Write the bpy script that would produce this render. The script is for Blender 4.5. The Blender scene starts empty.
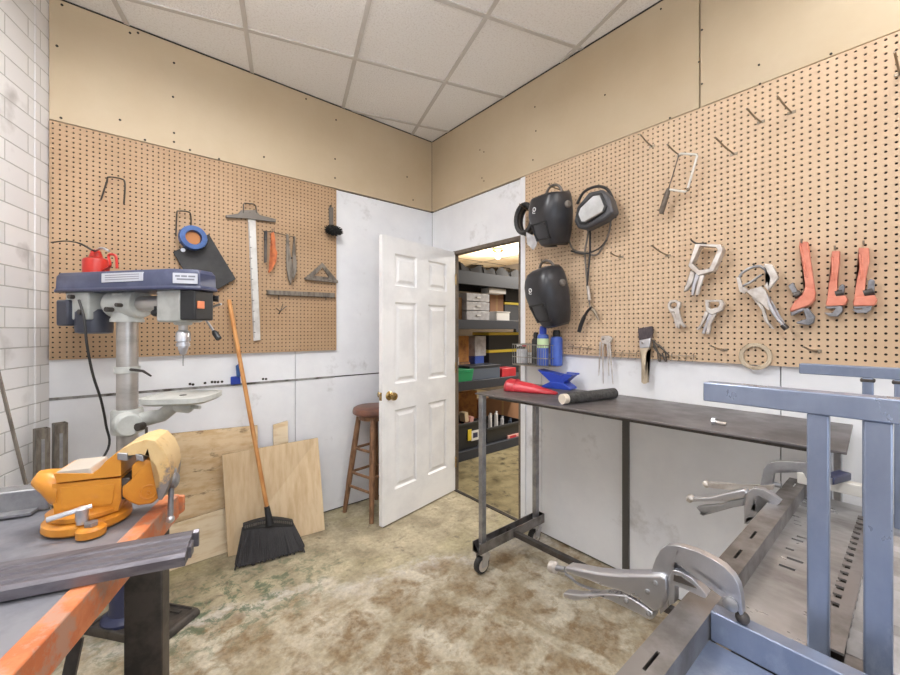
import bpy, bmesh, math, random
from mathutils import Vector, Matrix
random.seed(7)
SC = bpy.context.scene
COL = SC.collection
# ------------------------------------------------------------------ camera solved from the photograph
F = 389.0; PX0 = 450.0; PY0 = 330.0
TH = math.radians(39.62); CT = math.cos(TH); ST = math.sin(TH)
CAM = Vector((-2.141, -2.840, 1.37))
def ray(px, py):
    X = (px-PX0)/F
    return Vector((CT*X+ST, -ST*X+CT, -(py-PY0)/F))
def A(px, py, off=0.0):          # point on a plane parallel to the far wall, off metres in front of it
    d = ray(px, py); return CAM + d*((-off-CAM.y)/d.y)
def B(px, py, off=0.0):          # point on a plane parallel to the right wall
    d = ray(px, py); return CAM + d*((-off-CAM.x)/d.x)
def Zp(px, py, z):
    d = ray(px, py); return CAM + d*((z-CAM.z)/d.z)
def D(px, py, depth):
    return CAM + ray(px, py)*depth
def cam2room(X, Y, z):
    return Vector((CAM.x+CT*X+ST*Y, CAM.y-ST*X+CT*Y, z))
V = Vector
def lin(c):
    c = c/255.0
    return c/12.92 if c <= 0.04045 else ((c+0.055)/1.055)**2.4
def rgb(r, g, b): return (lin(r), lin(g), lin(b), 1.0)

# ------------------------------------------------------------------ materials
MATS = {}
def mat(name, c, rough=0.6, metal=0.0, c2=None, nscale=8.0, lo=0.45, hi=0.62, bump=0.0, bscale=60.0, stretch=None,
        c3=None, n3=3.0, lo3=0.55, hi3=0.7, rvar=0.0, coat=0.0):
    """plain or two/three tone procedural surface with optional bump"""
    m = bpy.data.materials.new(name); m.use_nodes = True; MATS[name] = m
    nt = m.node_tree; N = nt.nodes; L = nt.links
    bs = N['Principled BSDF']
    bs.inputs['Roughness'].default_value = rough
    bs.inputs['Metallic'].default_value = metal
    bs.inputs['Base Color'].default_value = rgb(*c)
    if coat: bs.inputs['Coat Weight'].default_value = coat
    tc = N.new('ShaderNodeTexCoord'); src = tc.outputs['Object']
    if stretch:
        mp = N.new('ShaderNodeMapping'); mp.inputs['Scale'].default_value = stretch
        L.new(src, mp.inputs['Vector']); src = mp.outputs['Vector']
    col = None
    if c2:
        nz = N.new('ShaderNodeTexNoise'); nz.inputs['Scale'].default_value = nscale; nz.inputs['Detail'].default_value = 6
        nz.inputs['Roughness'].default_value = 0.62
        L.new(src, nz.inputs['Vector'])
        mr = N.new('ShaderNodeMapRange'); mr.inputs[1].default_value = lo; mr.inputs[2].default_value = hi
        L.new(nz.outputs['Fac'], mr.inputs[0])
        mx = N.new('ShaderNodeMix'); mx.data_type = 'RGBA'
        mx.inputs[6].default_value = rgb(*c); mx.inputs[7].default_value = rgb(*c2)
        L.new(mr.outputs[0], mx.inputs[0]); col = mx.outputs[2]
        if rvar:
            m2 = N.new('ShaderNodeMapRange'); m2.inputs[1].default_value = 0.3; m2.inputs[2].default_value = 0.7
            m2.inputs[3].default_value = max(0.03, rough-rvar); m2.inputs[4].default_value = min(1, rough+rvar)
            L.new(nz.outputs['Fac'], m2.inputs[0]); L.new(m2.outputs[0], bs.inputs['Roughness'])
    if c3:
        nz = N.new('ShaderNodeTexNoise'); nz.inputs['Scale'].default_value = n3; nz.inputs['Detail'].default_value = 8
        nz.inputs['Roughness'].default_value = 0.7
        L.new(src, nz.inputs['Vector'])
        mr = N.new('ShaderNodeMapRange'); mr.inputs[1].default_value = lo3; mr.inputs[2].default_value = hi3
        L.new(nz.outputs['Fac'], mr.inputs[0])
        mx = N.new('ShaderNodeMix'); mx.data_type = 'RGBA'
        if col: L.new(col, mx.inputs[6])
        else: mx.inputs[6].default_value = rgb(*c)
        mx.inputs[7].default_value = rgb(*c3)
        L.new(mr.outputs[0], mx.inputs[0]); col = mx.outputs[2]
    if col: L.new(col, bs.inputs['Base Color'])
    if bump:
        nb = N.new('ShaderNodeTexNoise'); nb.inputs['Scale'].default_value = bscale; nb.inputs['Detail'].default_value = 4
        L.new(src, nb.inputs['Vector'])
        bp = N.new('ShaderNodeBump'); bp.inputs['Strength'].default_value = bump; bp.inputs['Distance'].default_value = 0.01
        L.new(nb.outputs['Fac'], bp.inputs['Height']); L.new(bp.outputs['Normal'], bs.inputs['Normal'])
    return m
def emis(name, c, s):
    m = bpy.data.materials.new(name); m.use_nodes = True
    nt = m.node_tree; nt.nodes.clear()
    e = nt.nodes.new('ShaderNodeEmission'); o = nt.nodes.new('ShaderNodeOutputMaterial')
    e.inputs[0].default_value = rgb(*c); e.inputs[1].default_value = s
    nt.links.new(e.outputs[0], o.inputs[0]); return m

white_wall = mat('white painted panel', (236,237,240), 0.5, c2=(228,229,233), nscale=3.0, lo=0.4, hi=0.65, c3=(166,163,160), n3=2.4, lo3=0.59, hi3=0.80, bump=0.05, bscale=40)
tan_panel = mat('tan hardboard', (194,177,150), 0.6, c2=(187,168,139), nscale=1.6, lo=0.38, hi=0.66, bump=0.04, bscale=30)
peg_far = mat('brown pegboard', (176,146,114), 0.6, c2=(166,135,102), nscale=2.2, lo=0.4, hi=0.65, c3=(140,108,78), n3=4, lo3=0.7, hi3=0.85)
peg_near = mat('pale pegboard', (206,179,149), 0.55, c2=(198,169,138), nscale=2.0, lo=0.4, hi=0.65, c3=(170,138,104), n3=4, lo3=0.7, hi3=0.85)
tile_m = mat('ceiling tile', (246,244,241), 0.85, c2=(230,226,221), nscale=90, lo=0.5, hi=0.68, bump=0.5, bscale=120)
grid_m = mat('ceiling grid metal', (205,200,194), 0.5)
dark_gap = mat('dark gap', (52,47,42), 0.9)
batten_m = mat('dark steel strip', (92,90,88), 0.5, 0.4)
seam_m = mat('grimy joint strip', (150,148,146), 0.7, c2=(70,64,58), nscale=9, lo=0.45, hi=0.6)
jamb_m = mat('brown door frame', (112,100,88), 0.6, c2=(88,78,68), nscale=12)
door_m = mat('white door paint', (236,236,237), 0.38, c2=(226,226,228), nscale=4, c3=(196,192,188), n3=7, lo3=0.72, hi3=0.85)
brass_m = mat('aged brass', (190,164,112), 0.25, 1.0, c2=(150,126,84), nscale=30)
ply_m = mat('knotty plywood', (224,200,162), 0.65, c2=(204,170,124), nscale=4, lo=0.42, hi=0.66, stretch=(2.2,6,7), c3=(112,76,44), n3=2.2, lo3=0.57, hi3=0.67)
ply2_m = mat('smooth plywood', (220,197,162), 0.6, c2=(203,174,134), nscale=4, lo=0.4, hi=0.66, stretch=(7,3,1.1), c3=(160,130,100), n3=5, lo3=0.66, hi3=0.8)
ply3_m = mat('pale plywood', (234,216,186), 0.65, c2=(216,190,150), nscale=4, stretch=(1.2,5,6))
ply_edge = mat('ply edge', (150,116,78), 0.8)
stool_m = mat('worn brown wood', (140,104,76), 0.5, c2=(106,76,54), nscale=9, stretch=(5,5,1.2))
seat_m = mat('dark red brown wood', (122,82,66), 0.4, c2=(92,60,48), nscale=7)
steel_m = mat('bare steel', (170,170,172), 0.4, 0.7, c2=(138,138,142), nscale=12, lo=0.4, hi=0.65, rvar=0.1)
chrome_m = mat('nickel plated', (212,212,216), 0.3, 0.85, c2=(196,196,202), nscale=9, rvar=0.04)
darksteel_m = mat('hot rolled steel', (92,86,82), 0.45, 0.6, c2=(70,66,64), nscale=10, rvar=0.1)
tabletop_m = mat('dark steel sheet', (122,117,117), 0.45, 0.45, c2=(98,94,94), nscale=4, lo=0.4, hi=0.65, rvar=0.14, c3=(136,128,124), n3=7, lo3=0.62, hi3=0.8)
benchsteel_m = mat('bench steel plate', (146,146,152), 0.5, 0.45, c2=(112,112,120), nscale=5, lo=0.4, hi=0.66, rvar=0.1)
bar_m = mat('ridged flat steel', (118,114,120), 0.42, 0.5, c2=(98,94,100), nscale=6, stretch=(1,9,9), rvar=0.08)
orange_m = mat('worn orange paint', (214,134,88), 0.5, c2=(196,108,64), nscale=14, lo=0.42, hi=0.6, c3=(182,136,114), n3=18, lo3=0.49, hi3=0.57)
vise_m = mat('yellow orange enamel', (213,144,50), 0.34, c2=(190,116,34), nscale=7, lo=0.45, hi=0.7, c3=(140,124,104), n3=9, lo3=0.68, hi3=0.74, bump=0.06, bscale=50)
visetop_m = mat('chipped cream enamel', (218,188,136), 0.45, c2=(204,158,92), nscale=9, lo=0.42, hi=0.6, c3=(124,118,116), n3=9, lo3=0.50, hi3=0.56, bump=0.1, bscale=40)
castgrey_m = mat('grey cast enamel', (196,198,194), 0.4, c2=(176,178,174), nscale=8)
column_m = mat('turned steel column', (190,186,182), 0.34, 0.7, c2=(168,164,160), nscale=3, stretch=(1,1,3))
bluecover_m = mat('slate blue cover', (62,67,92), 0.35, c2=(78,83,108), nscale=8, lo=0.5, hi=0.7, c3=(150,150,164), n3=14, lo3=0.7, hi3=0.76)
navy_m = mat('navy paint', (52,56,84), 0.35)
black_m = mat('black plastic', (34,34,36), 0.4)
rubber_m = mat('black rubber', (42,41,42), 0.6, c2=(56,55,55), nscale=6)
motor_m = mat('dark motor paint', (58,60,72), 0.4)
red_m = mat('red paint', (186,44,34), 0.35)
orangeplastic_m = mat('orange switch', (224,134,92), 0.4)
label_m = mat('silver label', (196,198,206), 0.35)
labeltext_m = mat('grey print', (120,122,132), 0.5)
hook_m = mat('dark hook wire', (86,80,74), 0.4, 0.8)
hookz_m = mat('zinc hook wire', (150,138,122), 0.35, 0.85)
bluering_m = mat('blue plastic', (58,92,150), 0.35, c2=(46,76,130), nscale=10)
tape_m = mat('amber tape', (176,112,56), 0.5)
tsq_m = mat('aluminium blade', (206,204,200), 0.4, 0.35, c2=(182,178,172), nscale=8)
tsqh_m = mat('grey tee head', (110,104,98), 0.5, 0.4)
handle_wood = mat('lacquered broom wood', (206,150,92), 0.35, c2=(188,126,70), nscale=6, stretch=(6,6,1))
bristle_m = mat('black bristles', (44,42,44), 0.7, c2=(60,57,58), nscale=40, stretch=(8,8,.6))
rust_m = mat('rust orange handle', (198,110,60), 0.5, c2=(160,80,44), nscale=20)
cleat_m = mat('copper brown', (140,96,70), .5)
wrench_m = mat('salmon red enamel', (222,142,118), 0.4, c2=(210,124,100), nscale=14)
wrenchjaw_m = mat('grey forged jaw', (150,150,154), 0.4, 0.7, c2=(110,110,114), nscale=18)
bristletan_m = mat('grey bristle', (74,66,70), 0.8, c2=(96,86,86), nscale=30, stretch=(1,9,1))
woodgrey_m = mat('weathered handle', (196,180,156), 0.6, c2=(166,148,124), nscale=9, stretch=(3,3,1))
silverw_m = mat('worn bright steel', (214,208,202), 0.35, 0.55, c2=(186,176,168), nscale=16)
helmet_m = mat('gloss black shell', (46,46,50), 0.32, c2=(56,56,60), nscale=5)
lens_m = mat('dark lens', (58,52,58), 0.12)
headgear_m = mat('grey headgear', (120,112,104), 0.6, c2=(90,84,78), nscale=12)
shieldframe_m = mat('charcoal frame', (70,70,74), 0.4)
clear_m = mat('silver visor', (222,224,226), 0.2, 0.3, c2=(190,190,190), nscale=5)
cable_m = mat('grey cable', (112,104,96), 0.55)
blackcable_m = mat('black cable', (46,44,44), 0.5)
bluep_m = mat('bright blue plastic', (38,66,168), 0.35)
bluemetal_m = mat('blue can', (62,92,176), 0.3)
lime_m = mat('lime white label', (206,226,176), 0.5)
redp_m = mat('red plastic', (196,52,62), 0.35, c2=(180,44,54), nscale=6)
roll_m = mat('dark grey mesh roll', (78,76,74), 0.85, c2=(56,54,52), nscale=60, bump=0.5, bscale=150)
paper_m = mat('cream card', (220,208,190), 0.8)
wirebasket_m = mat('grey wire', (150,146,138), 0.4, 0.6)
plate_m = mat('bed steel sheet', (182,181,181), 0.34, 0.6, c2=(140,137,135), nscale=6.5, stretch=(1.6,.7,1), lo=0.4, hi=0.62, rvar=0.14)
bluesteel_m = mat('blue grey steel tube', (146,156,177), 0.36, 0.55, c2=(120,131,155), nscale=6, stretch=(1,1,.5), lo=0.38, hi=0.66, rvar=0.14, c3=(172,182,200), n3=8, lo3=0.54, hi3=0.78)
channel_m = mat('brownish steel channel', (146,142,140), 0.38, 0.6, c2=(108,102,98), nscale=6, rvar=0.12)
whitebar_m = mat('white bar', (214,210,202), 0.5)
shelfblack_m = mat('black shelf beam', (44,48,58), 0.45)
shelfgrey_m = mat('wire shelf deck', (60,62,66), 0.5)
card_m = mat('cardboard', (186,148,108), 0.8, c2=(170,132,94), nscale=5)
card2_m = mat('brown cardboard', (136,98,70), 0.8)
yellow_m = mat('yellow plastic', (226,200,60), 0.45)
tote_m = mat('black tote', (38,39,42), 0.5)
cleartote_m = mat('clear plastic drawer', (200,200,203), 0.3, c2=(170,168,172), nscale=12)
green_m = mat('green plastic', (30,150,98), 0.4)
whitebox_m = mat('white carton', (226,224,222), 0.6)
amberbox_m = mat('orange brown crate', (176,118,54), 0.7, c2=(140,88,40), nscale=10)
slate_m = mat('slate tool case', (86,96,112), 0.45)
pink_m = mat('pink paper', (214,160,150), 0.7)
outwall_m = mat('far grey wall', (120,112,104), 0.8)
outceil_m = mat('plywood ceiling', (226,204,172), 0.8, c2=(244,232,212), nscale=1.4, lo=0.4, hi=0.62)
offcut_m = mat('mill scale offcut', (134,126,116), 0.45, 0.5, c2=(98,90,82), nscale=9, stretch=(4,4,1))
padblack_m = mat('black fluff', (24,24,24), 0.95)
emblem_m = mat('white print', (232,232,232), 0.5)

# ------------------------------------------------------------------ mesh builder
def frame_of(axis):
    a = axis.normalized(); h = V((0,0,1)) if abs(a.z) < 0.9 else V((1,0,0))
    u = h.cross(a).normalized(); v = a.cross(u); return u, v, a
class MB:
    def __init__(s): s.bm = bmesh.new()
    def quads(s, ring0, ring1, closed=True):
        n = len(ring0)
        for i in range(n if closed else n-1):
            j = (i+1) % n
            try: s.bm.faces.new((ring0[i], ring0[j], ring1[j], ring1[i]))
            except ValueError: pass
    def hexa(s, p):      # 8 points: bottom 4 then top 4
        v = [s.bm.verts.new(q) for q in p]
        for f in ((3,2,1,0),(4,5,6,7),(0,1,5,4),(1,2,6,5),(2,3,7,6),(3,0,4,7)):
            s.bm.faces.new([v[i] for i in f])
        return s
    def box(s, c, size, R=None):
        c = V(c); hx, hy, hz = size[0]/2, size[1]/2, size[2]/2
        ps = [V(q) for q in ((-hx,-hy,-hz),(hx,-hy,-hz),(hx,hy,-hz),(-hx,hy,-hz),(-hx,-hy,hz),(hx,-hy,hz),(hx,hy,hz),(-hx,hy,hz))]
        if R: ps = [R @ q for q in ps]
        return s.hexa([c+q for q in ps])
    def bb(s, x0, x1, y0, y1, z0, z1):
        return s.box(((x0+x1)/2,(y0+y1)/2,(z0+z1)/2), (abs(x1-x0),abs(y1-y0),abs(z1-z0)))
    def bar(s, p0, p1, w, h, up=V((0,0,1))):      # rectangular bar p0 to p1
        p0, p1 = V(p0), V(p1); a = (p1-p0).normalized(); side = a.cross(up).normalized(); u = side.cross(a).normalized()
        q = []
        for (dw, dh) in ((-1,-1),(1,-1),(1,1),(-1,1)): q.append(side*(dw*w/2)+u*(dh*h/2))
        return s.hexa([p0+x for x in q]+[p1+x for x in q])
    def prism(s, pts, vec):
        vec = V(vec); pts = [V(p) for p in pts]
        n = V((0,0,0))
        for i in range(len(pts)):
            n += pts[i].cross(pts[(i+1) % len(pts)])
        if n.dot(vec) > 0: pts = pts[::-1]
        a = [s.bm.verts.new(p) for p in pts]; b = [s.bm.verts.new(p+vec) for p in pts]
        fs = [s.bm.faces.new(a), s.bm.faces.new(b[::-1])]
        s.quads(a[::-1], b[::-1])
        bmesh.ops.triangulate(s.bm, faces=fs)
        return s
    def ring(s, outer, inner, vec):               # flat ring of matching outlines, extruded
        vec = V(vec)
        o = [s.bm.verts.new(V(p)) for p in outer]; i = [s.bm.verts.new(V(p)) for p in inner]
        O = [s.bm.verts.new(V(p)+vec) for p in outer]; I = [s.bm.verts.new(V(p)+vec) for p in inner]
        s.quads(o, i); s.quads(I, O); s.quads(O, o); s.quads(i, I)
        return s
    def tube(s, pts, r, seg=8, closed=False):
        pts = [V(p) for p in pts]; n = len(pts)
        rs = r if isinstance(r, (list, tuple)) else [r]*n
        rings = []; u = None
        for k in range(n):
            if closed: t = pts[(k+1) % n]-pts[k-1]
            else: t = pts[min(k+1, n-1)]-pts[max(k-1, 0)]
            t.normalize()
            if u is None: u, v, _ = frame_of(t)
            else:
                u = (u - t*u.dot(t))
                if u.length < 1e-5: u, v, _ = frame_of(t)
                u.normalize(); v = t.cross(u)
            rings.append([s.bm.verts.new(pts[k]+(u*math.cos(6.28318*j/seg)+v*math.sin(6.28318*j/seg))*rs[k]) for j in range(seg)])
        for k in range(n-1): s.quads(rings[k], rings[k+1])
        if closed: s.quads(rings[-1], rings[0])
        else:
            s.bm.faces.new(rings[0][::-1]); s.bm.faces.new(rings[-1])
        return s
    def cyl(s, p0, p1, r0, r1=None, seg=20):
        return s.tube([p0, p1], [r0, r0 if r1 is None else r1], seg)
    def lathe(s, p0, axis, prof, seg=24):
        u, v, a = frame_of(V(axis)); p0 = V(p0); rings = []
        for (r, h) in prof:
            rings.append([s.bm.verts.new(p0+a*h+(u*math.cos(6.28318*j/seg)+v*math.sin(6.28318*j/seg))*max(r, 1e-4)) for j in range(seg)])
        for k in range(len(rings)-1): s.quads(rings[k], rings[k+1])
        s.bm.faces.new(rings[0][::-1]); s.bm.faces.new(rings[-1])
        return s
    def ball(s, c, r, sx=1, sy=1, sz=1, seg=14):
        m = Matrix.Translation(V(c)) @ Matrix.Diagonal((sx*r, sy*r, sz*r, 1))
        bmesh.ops.create_uvsphere(s.bm, u_segments=seg, v_segments=seg//2+2, radius=1, matrix=m)
        return s
    def loft(s, rings, closed=True, cap=True):
        vs = [[s.bm.verts.new(V(p)) for p in r] for r in rings]
        for k in range(len(vs)-1): s.quads(vs[k], vs[k+1], closed)
        if cap and closed:
            s.bm.faces.new(vs[0][::-1]); s.bm.faces.new(vs[-1])
        return s
    def build_each(s, name, m, root=None, **kw):       # every separate piece becomes a part of its own
        bm = s.bm; seen = set(); out = []
        bm.verts.index_update()
        for v0 in list(bm.verts):
            if v0 in seen: continue
            st = [v0]; isl = []; seen.add(v0)
            while st:
                v = st.pop(); isl.append(v)
                for e in v.link_edges:
                    w = e.other_vert(v)
                    if w not in seen: seen.add(w); st.append(w)
            nb = MB(); mp = {v: nb.bm.verts.new(v.co) for v in isl}; fs = set(f for v in isl for f in v.link_faces)
            for f in fs: nb.bm.faces.new([mp[v] for v in f.verts])
            out.append(nb.build(name, m, root, **kw))
        bm.free(); return out
    def build(s, name, m, root=None, bevel=0.0, smooth=35, label=None, cat=None, group=None, kind=None, subd=0, solid=0.0, seg=2, mats=None):
        bm = s.bm
        bmesh.ops.recalc_face_normals(bm, faces=bm.faces)
        me = bpy.data.meshes.new(name); bm.to_mesh(me); bm.free()
        o = bpy.data.objects.new(name, me); COL.objects.link(o)
        me.materials.append(m)
        if mats:
            for x in mats: me.materials.append(x)
        if root is not None:
            o.parent = root
            me.transform(Matrix.Translation(-wpos(root)))
        else:
            cs = [v.co for v in me.vertices]
            if cs:
                lo = [min(c[i] for c in cs) for i in range(3)]; hi = [max(c[i] for c in cs) for i in range(3)]
                b = V(((lo[0]+hi[0])/2, (lo[1]+hi[1])/2, lo[2]))
                me.transform(Matrix.Translation(-b)); o.location = b; POS[o.name] = b
        if smooth:
            for p in me.polygons: p.use_smooth = True
            me.set_sharp_from_angle(angle=math.radians(smooth))
        if solid:
            md = o.modifiers.new('s', 'SOLIDIFY'); md.thickness = solid; md.offset = 0
        if subd:
            md = o.modifiers.new('d', 'SUBSURF'); md.levels = subd; md.render_levels = subd
        if bevel:
            md = o.modifiers.new('b', 'BEVEL'); md.width = bevel; md.segments = seg; md.limit_method = 'ANGLE'; md.angle_limit = math.radians(40)
            md.harden_normals = False
        if label: o['label'] = label
        if cat: o['category'] = cat
        if group: o['group'] = group
        if kind: o['kind'] = kind
        return o
POS = {}
def wpos(o):
    p = V((0,0,0))
    while o is not None:
        p += V(o.location); o = o.parent
    return p
def thing(name, label, cat, loc, group=None):
    o = bpy.data.objects.new(name, None); COL.objects.link(o)
    o.empty_display_size = 0.05
    o.location = V(loc); o['label'] = label; o['category'] = cat
    if group: o['group'] = group
    return o
def struct(mb, name, m, bevel=0, smooth=30, root=None):
    return mb.build(name, m, root, bevel=bevel, smooth=smooth, kind='structure' if root is None else None)
def arc(c, u, v, r, a0, a1, n):
    c, u, v = V(c), V(u), V(v)
    return [c+u*(r*math.cos(a0+(a1-a0)*i/n))+v*(r*math.sin(a0+(a1-a0)*i/n)) for i in range(n+1)]
def spline(pts, n=6):              # Catmull-Rom through points
    pts = [V(p) for p in pts]; out = []
    P = [pts[0]*2-pts[1]]+pts+[pts[-1]*2-pts[-2]]
    for i in range(1, len(P)-2):
        for k in range(n):
            t = k/n
            out.append(0.5*((2*P[i])+(P[i+1]-P[i-1])*t+(2*P[i-1]-5*P[i]+4*P[i+1]-P[i+2])*t*t+(3*P[i]-P[i-1]-3*P[i+1]+P[i+2])*t**3))
    out.append(pts[-1]); return out
def text_mesh(name, body, size, m, root, loc, xdir, ydir, depth=0.001):
    cu = bpy.data.curves.new('t', 'FONT'); cu.body = body; cu.size = size; cu.extrude = depth; cu.align_x = 'CENTER'; cu.align_y = 'CENTER'
    to = bpy.data.objects.new('t', cu); COL.objects.link(to)
    dg = bpy.context.evaluated_depsgraph_get(); me = bpy.data.meshes.new_from_object(to.evaluated_get(dg))
    bpy.data.objects.remove(to)
    x = V(xdir).normalized(); z = x.cross(V(ydir)).normalized(); y = z.cross(x)
    M4 = Matrix(((x.x,y.x,z.x,loc[0]),(x.y,y.y,z.y,loc[1]),(x.z,y.z,z.z,loc[2]),(0,0,0,1)))
    me.transform(M4); me.transform(Matrix.Translation(-wpos(root)))
    me.materials.clear(); me.materials.append(m)
    o = bpy.data.objects.new(name, me); COL.objects.link(o); o.parent = root
    return o
# ================================================================== SETTING
CEIL = 3.08; XL = -2.455; BK = -5.0
WD = V((-0.34,-0.94,0)).normalized()             # run of the brick wall from the far corner towards the camera
def brickx(y): return XL + (WD.x/WD.y)*y
ROOM = [V((0,0,0)), V((XL,0,0)), V((brickx(BK),BK,0)), V((0,BK,0))]
DY0, DY1, DZ = -0.283, -1.043, 2.04                # door opening in the right wall
WT = 0.05
# floor: mottled, flaking concrete
def floor_material():
    m = bpy.data.materials.new('mottled concrete'); m.use_nodes = True
    nt = m.node_tree; N = nt.nodes; L = nt.links; bs = N['Principled BSDF']
    tc = N.new('ShaderNodeTexCoord'); P = tc.outputs['Object']
    def noise(scale, detail=7, rough=0.62, dist=0.0, off=(0,0,0), st=(1,1,1)):
        mp = N.new('ShaderNodeMapping'); mp.inputs['Location'].default_value = off; mp.inputs['Scale'].default_value = st; L.new(P, mp.inputs['Vector'])
        n = N.new('ShaderNodeTexNoise'); n.inputs['Scale'].default_value = scale; n.inputs['Detail'].default_value = detail
        n.inputs['Roughness'].default_value = rough; n.inputs['Distortion'].default_value = dist
        L.new(mp.outputs[0], n.inputs['Vector']); return n.outputs['Fac']
    def rng(s, a, b, c=0.0, d=1.0):
        r = N.new('ShaderNodeMapRange'); r.inputs[1].default_value = a; r.inputs[2].default_value = b
        r.inputs[3].default_value = c; r.inputs[4].default_value = d; L.new(s, r.inputs[0]); return r.outputs[0]
    def mth(op, a, b):
        n = N.new('ShaderNodeMath'); n.operation = op
        for i, x in enumerate((a, b)):
            if isinstance(x, (int, float)): n.inputs[i].default_value = x
            else: L.new(x, n.inputs[i])
        return n.outputs[0]
    def mix(f, a, b):
        n = N.new('ShaderNodeMix'); n.data_type = 'RGBA'
        if isinstance(f, float): n.inputs[0].default_value = f
        else: L.new(f, n.inputs[0])
        for k, x in ((6, a), (7, b)):
            if isinstance(x, tuple): n.inputs[k].default_value = rgb(*x)
            else: L.new(x, n.inputs[k])
        return n.outputs[2]
    sx = N.new('ShaderNodeSeparateXYZ'); L.new(P, sx.inputs[0]); X, Y = sx.outputs[0], sx.outputs[1]
    # distance across the old joint line
    wob = rng(noise(2.2, 5), 0.3, 0.7, -0.13, 0.13)
    d = mth('ADD', mth('ADD', mth('MULTIPLY', mth('ADD', X, 2.06), 0.32), mth('MULTIPLY', mth('ADD', Y, 0.56), 0.947)), wob)
    front = rng(d, 0.03, -0.04)
    nA = noise(5.0, 8); nB = noise(14, 8, 0.7, 0.3, (3,1,0)); nC = noise(1.7, 5, 0.6, 0.0, (7,2,0)); nD = noise(38, 6, 0.7)
    back = mix(rng(nA, 0.36, 0.64), (190,178,150), (145,134,111))
    back = mix(rng(nC, 0.5, 0.66), back, (163,154,118))
    back = mix(rng(nB, 0.56, 0.68), back, (116,106,89))
    frontc = mix(rng(nA, 0.38, 0.60), (202,194,175), (166,152,126))
    frontc = mix(rng(nB, 0.50, 0.64), frontc, (148,131,104))
    # squarish brown adhesive patches
    wn = N.new('ShaderNodeTexNoise'); wn.inputs['Scale'].default_value = 5; wn.inputs['Detail'].default_value = 4; L.new(P, wn.inputs['Vector'])
    va = N.new('ShaderNodeVectorMath'); va.operation = 'MULTIPLY_ADD'; va.inputs[1].default_value = (0.16,0.16,0); va.inputs[2].default_value = (-0.08,-0.08,0)
    L.new(wn.outputs['Color'], va.inputs[0])
    vb = N.new('ShaderNodeVectorMath'); vb.operation = 'ADD'; L.new(va.outputs[0], vb.inputs[0]); L.new(P, vb.inputs[1])
    mpb = N.new('ShaderNodeMapping'); mpb.inputs['Rotation'].default_value = (0,0,math.radians(-17)); L.new(vb.outputs[0], mpb.inputs['Vector'])
    bk = N.new('ShaderNodeTexBrick'); bk.inputs['Scale'].default_value = 1; bk.inputs['Brick Width'].default_value = 0.3; bk.inputs['Row Height'].default_value = 0.3
    bk.inputs['Mortar Size'].default_value = 0.06; bk.inputs['Mortar Smooth'].default_value = 0.8; bk.offset = 0.0
    L.new(mpb.outputs[0], bk.inputs['Vector'])
    patch = mth('MULTIPLY', rng(bk.outputs['Fac'], 0.75, 0.1), rng(noise(1.9, 3, 0.5, 0, (1,5,0)), 0.36, 0.54))
    patch = mth('MULTIPLY', patch, rng(nB, 0.3, 0.6))
    frontc = mix(mth('MULTIPLY', patch, 0.9), frontc, (132,108,76))
    col = mix(front, back, frontc)
    # pale line of filler along the joint
    line = mth('MULTIPLY', rng(mth('ABSOLUTE', mth('ADD', d, 0.03), 0.0), 0.09, 0.0), rng(nB, 0.40, 0.6))
    col = mix(mth('MULTIPLY', line, 0.95), col, (202,197,188))
    # leftover green paint near the drill press, dark spots
    gx = mth('ADD', X, 1.75); gy = mth('ADD', Y, 0.62)
    gd = mth('ADD', mth('MULTIPLY', gx, gx), mth('MULTIPLY', mth('MULTIPLY', gy, gy), 3.0))
    green = mth('MULTIPLY', rng(gd, 0.5, 0.02), rng(noise(13, 9, 0.75, 0.4, (2,9,0)), 0.5, 0.57))
    col = mix(mth('MULTIPLY', green, 0.85), col, (80,101,76))
    spots = rng(noise(7, 8, 0.75, 0.5, (11,4,0)), 0.66, 0.72)
    col = mix(mth('MULTIPLY', spots, 0.75), col, (76,76,65))
    pale = rng(noise(11, 8, 0.7, 0.2, (5,15,0)), 0.64, 0.72)
    col = mix(mth('MULTIPLY', pale, 0.7), col, (187,182,167))
    fine = rng(nD, 0.33, 0.67, 0.76, 1.17)
    hs = N.new('ShaderNodeHueSaturation'); L.new(col, hs.inputs['Color']); L.new(fine, hs.inputs['Value'])
    L.new(hs.outputs[0], bs.inputs['Base Color'])
    L.new(rng(nA, 0.3, 0.7, 0.38, 0.7), bs.inputs['Roughness'])
    bp = N.new('ShaderNodeBump'); bp.inputs['Strength'].default_value = 0.25; bp.inputs['Distance'].default_value = 0.01
    L.new(nB, bp.inputs['Height']); L.new(bp.outputs[0], bs.inputs['Normal'])
    return m
floor_m = floor_material()
floor_out_m = mat('olive concrete', (160,147,112), 0.4, c2=(118,106,76), nscale=6, lo=0.4, hi=0.62, c3=(72,64,48), n3=9, lo3=0.54, hi3=0.64)

b = MB(); b.prism([V((.045,.045,0)), V((XL-.1,.045,0)), V((brickx(BK)-.1,BK-.1,0)), V((.045,BK-.1,0))], V((0,0,-0.1))); fl = struct(b, 'floor', floor_m, smooth=0)
fl.data.transform(Matrix.Translation(fl.location)); fl.location = (0,0,0)
b = MB(); b.bb(0.0, 4.2, -2.4, 6.2, -0.1, -0.001); struct(b, 'floor_storeroom', floor_out_m, smooth=0)

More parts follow.
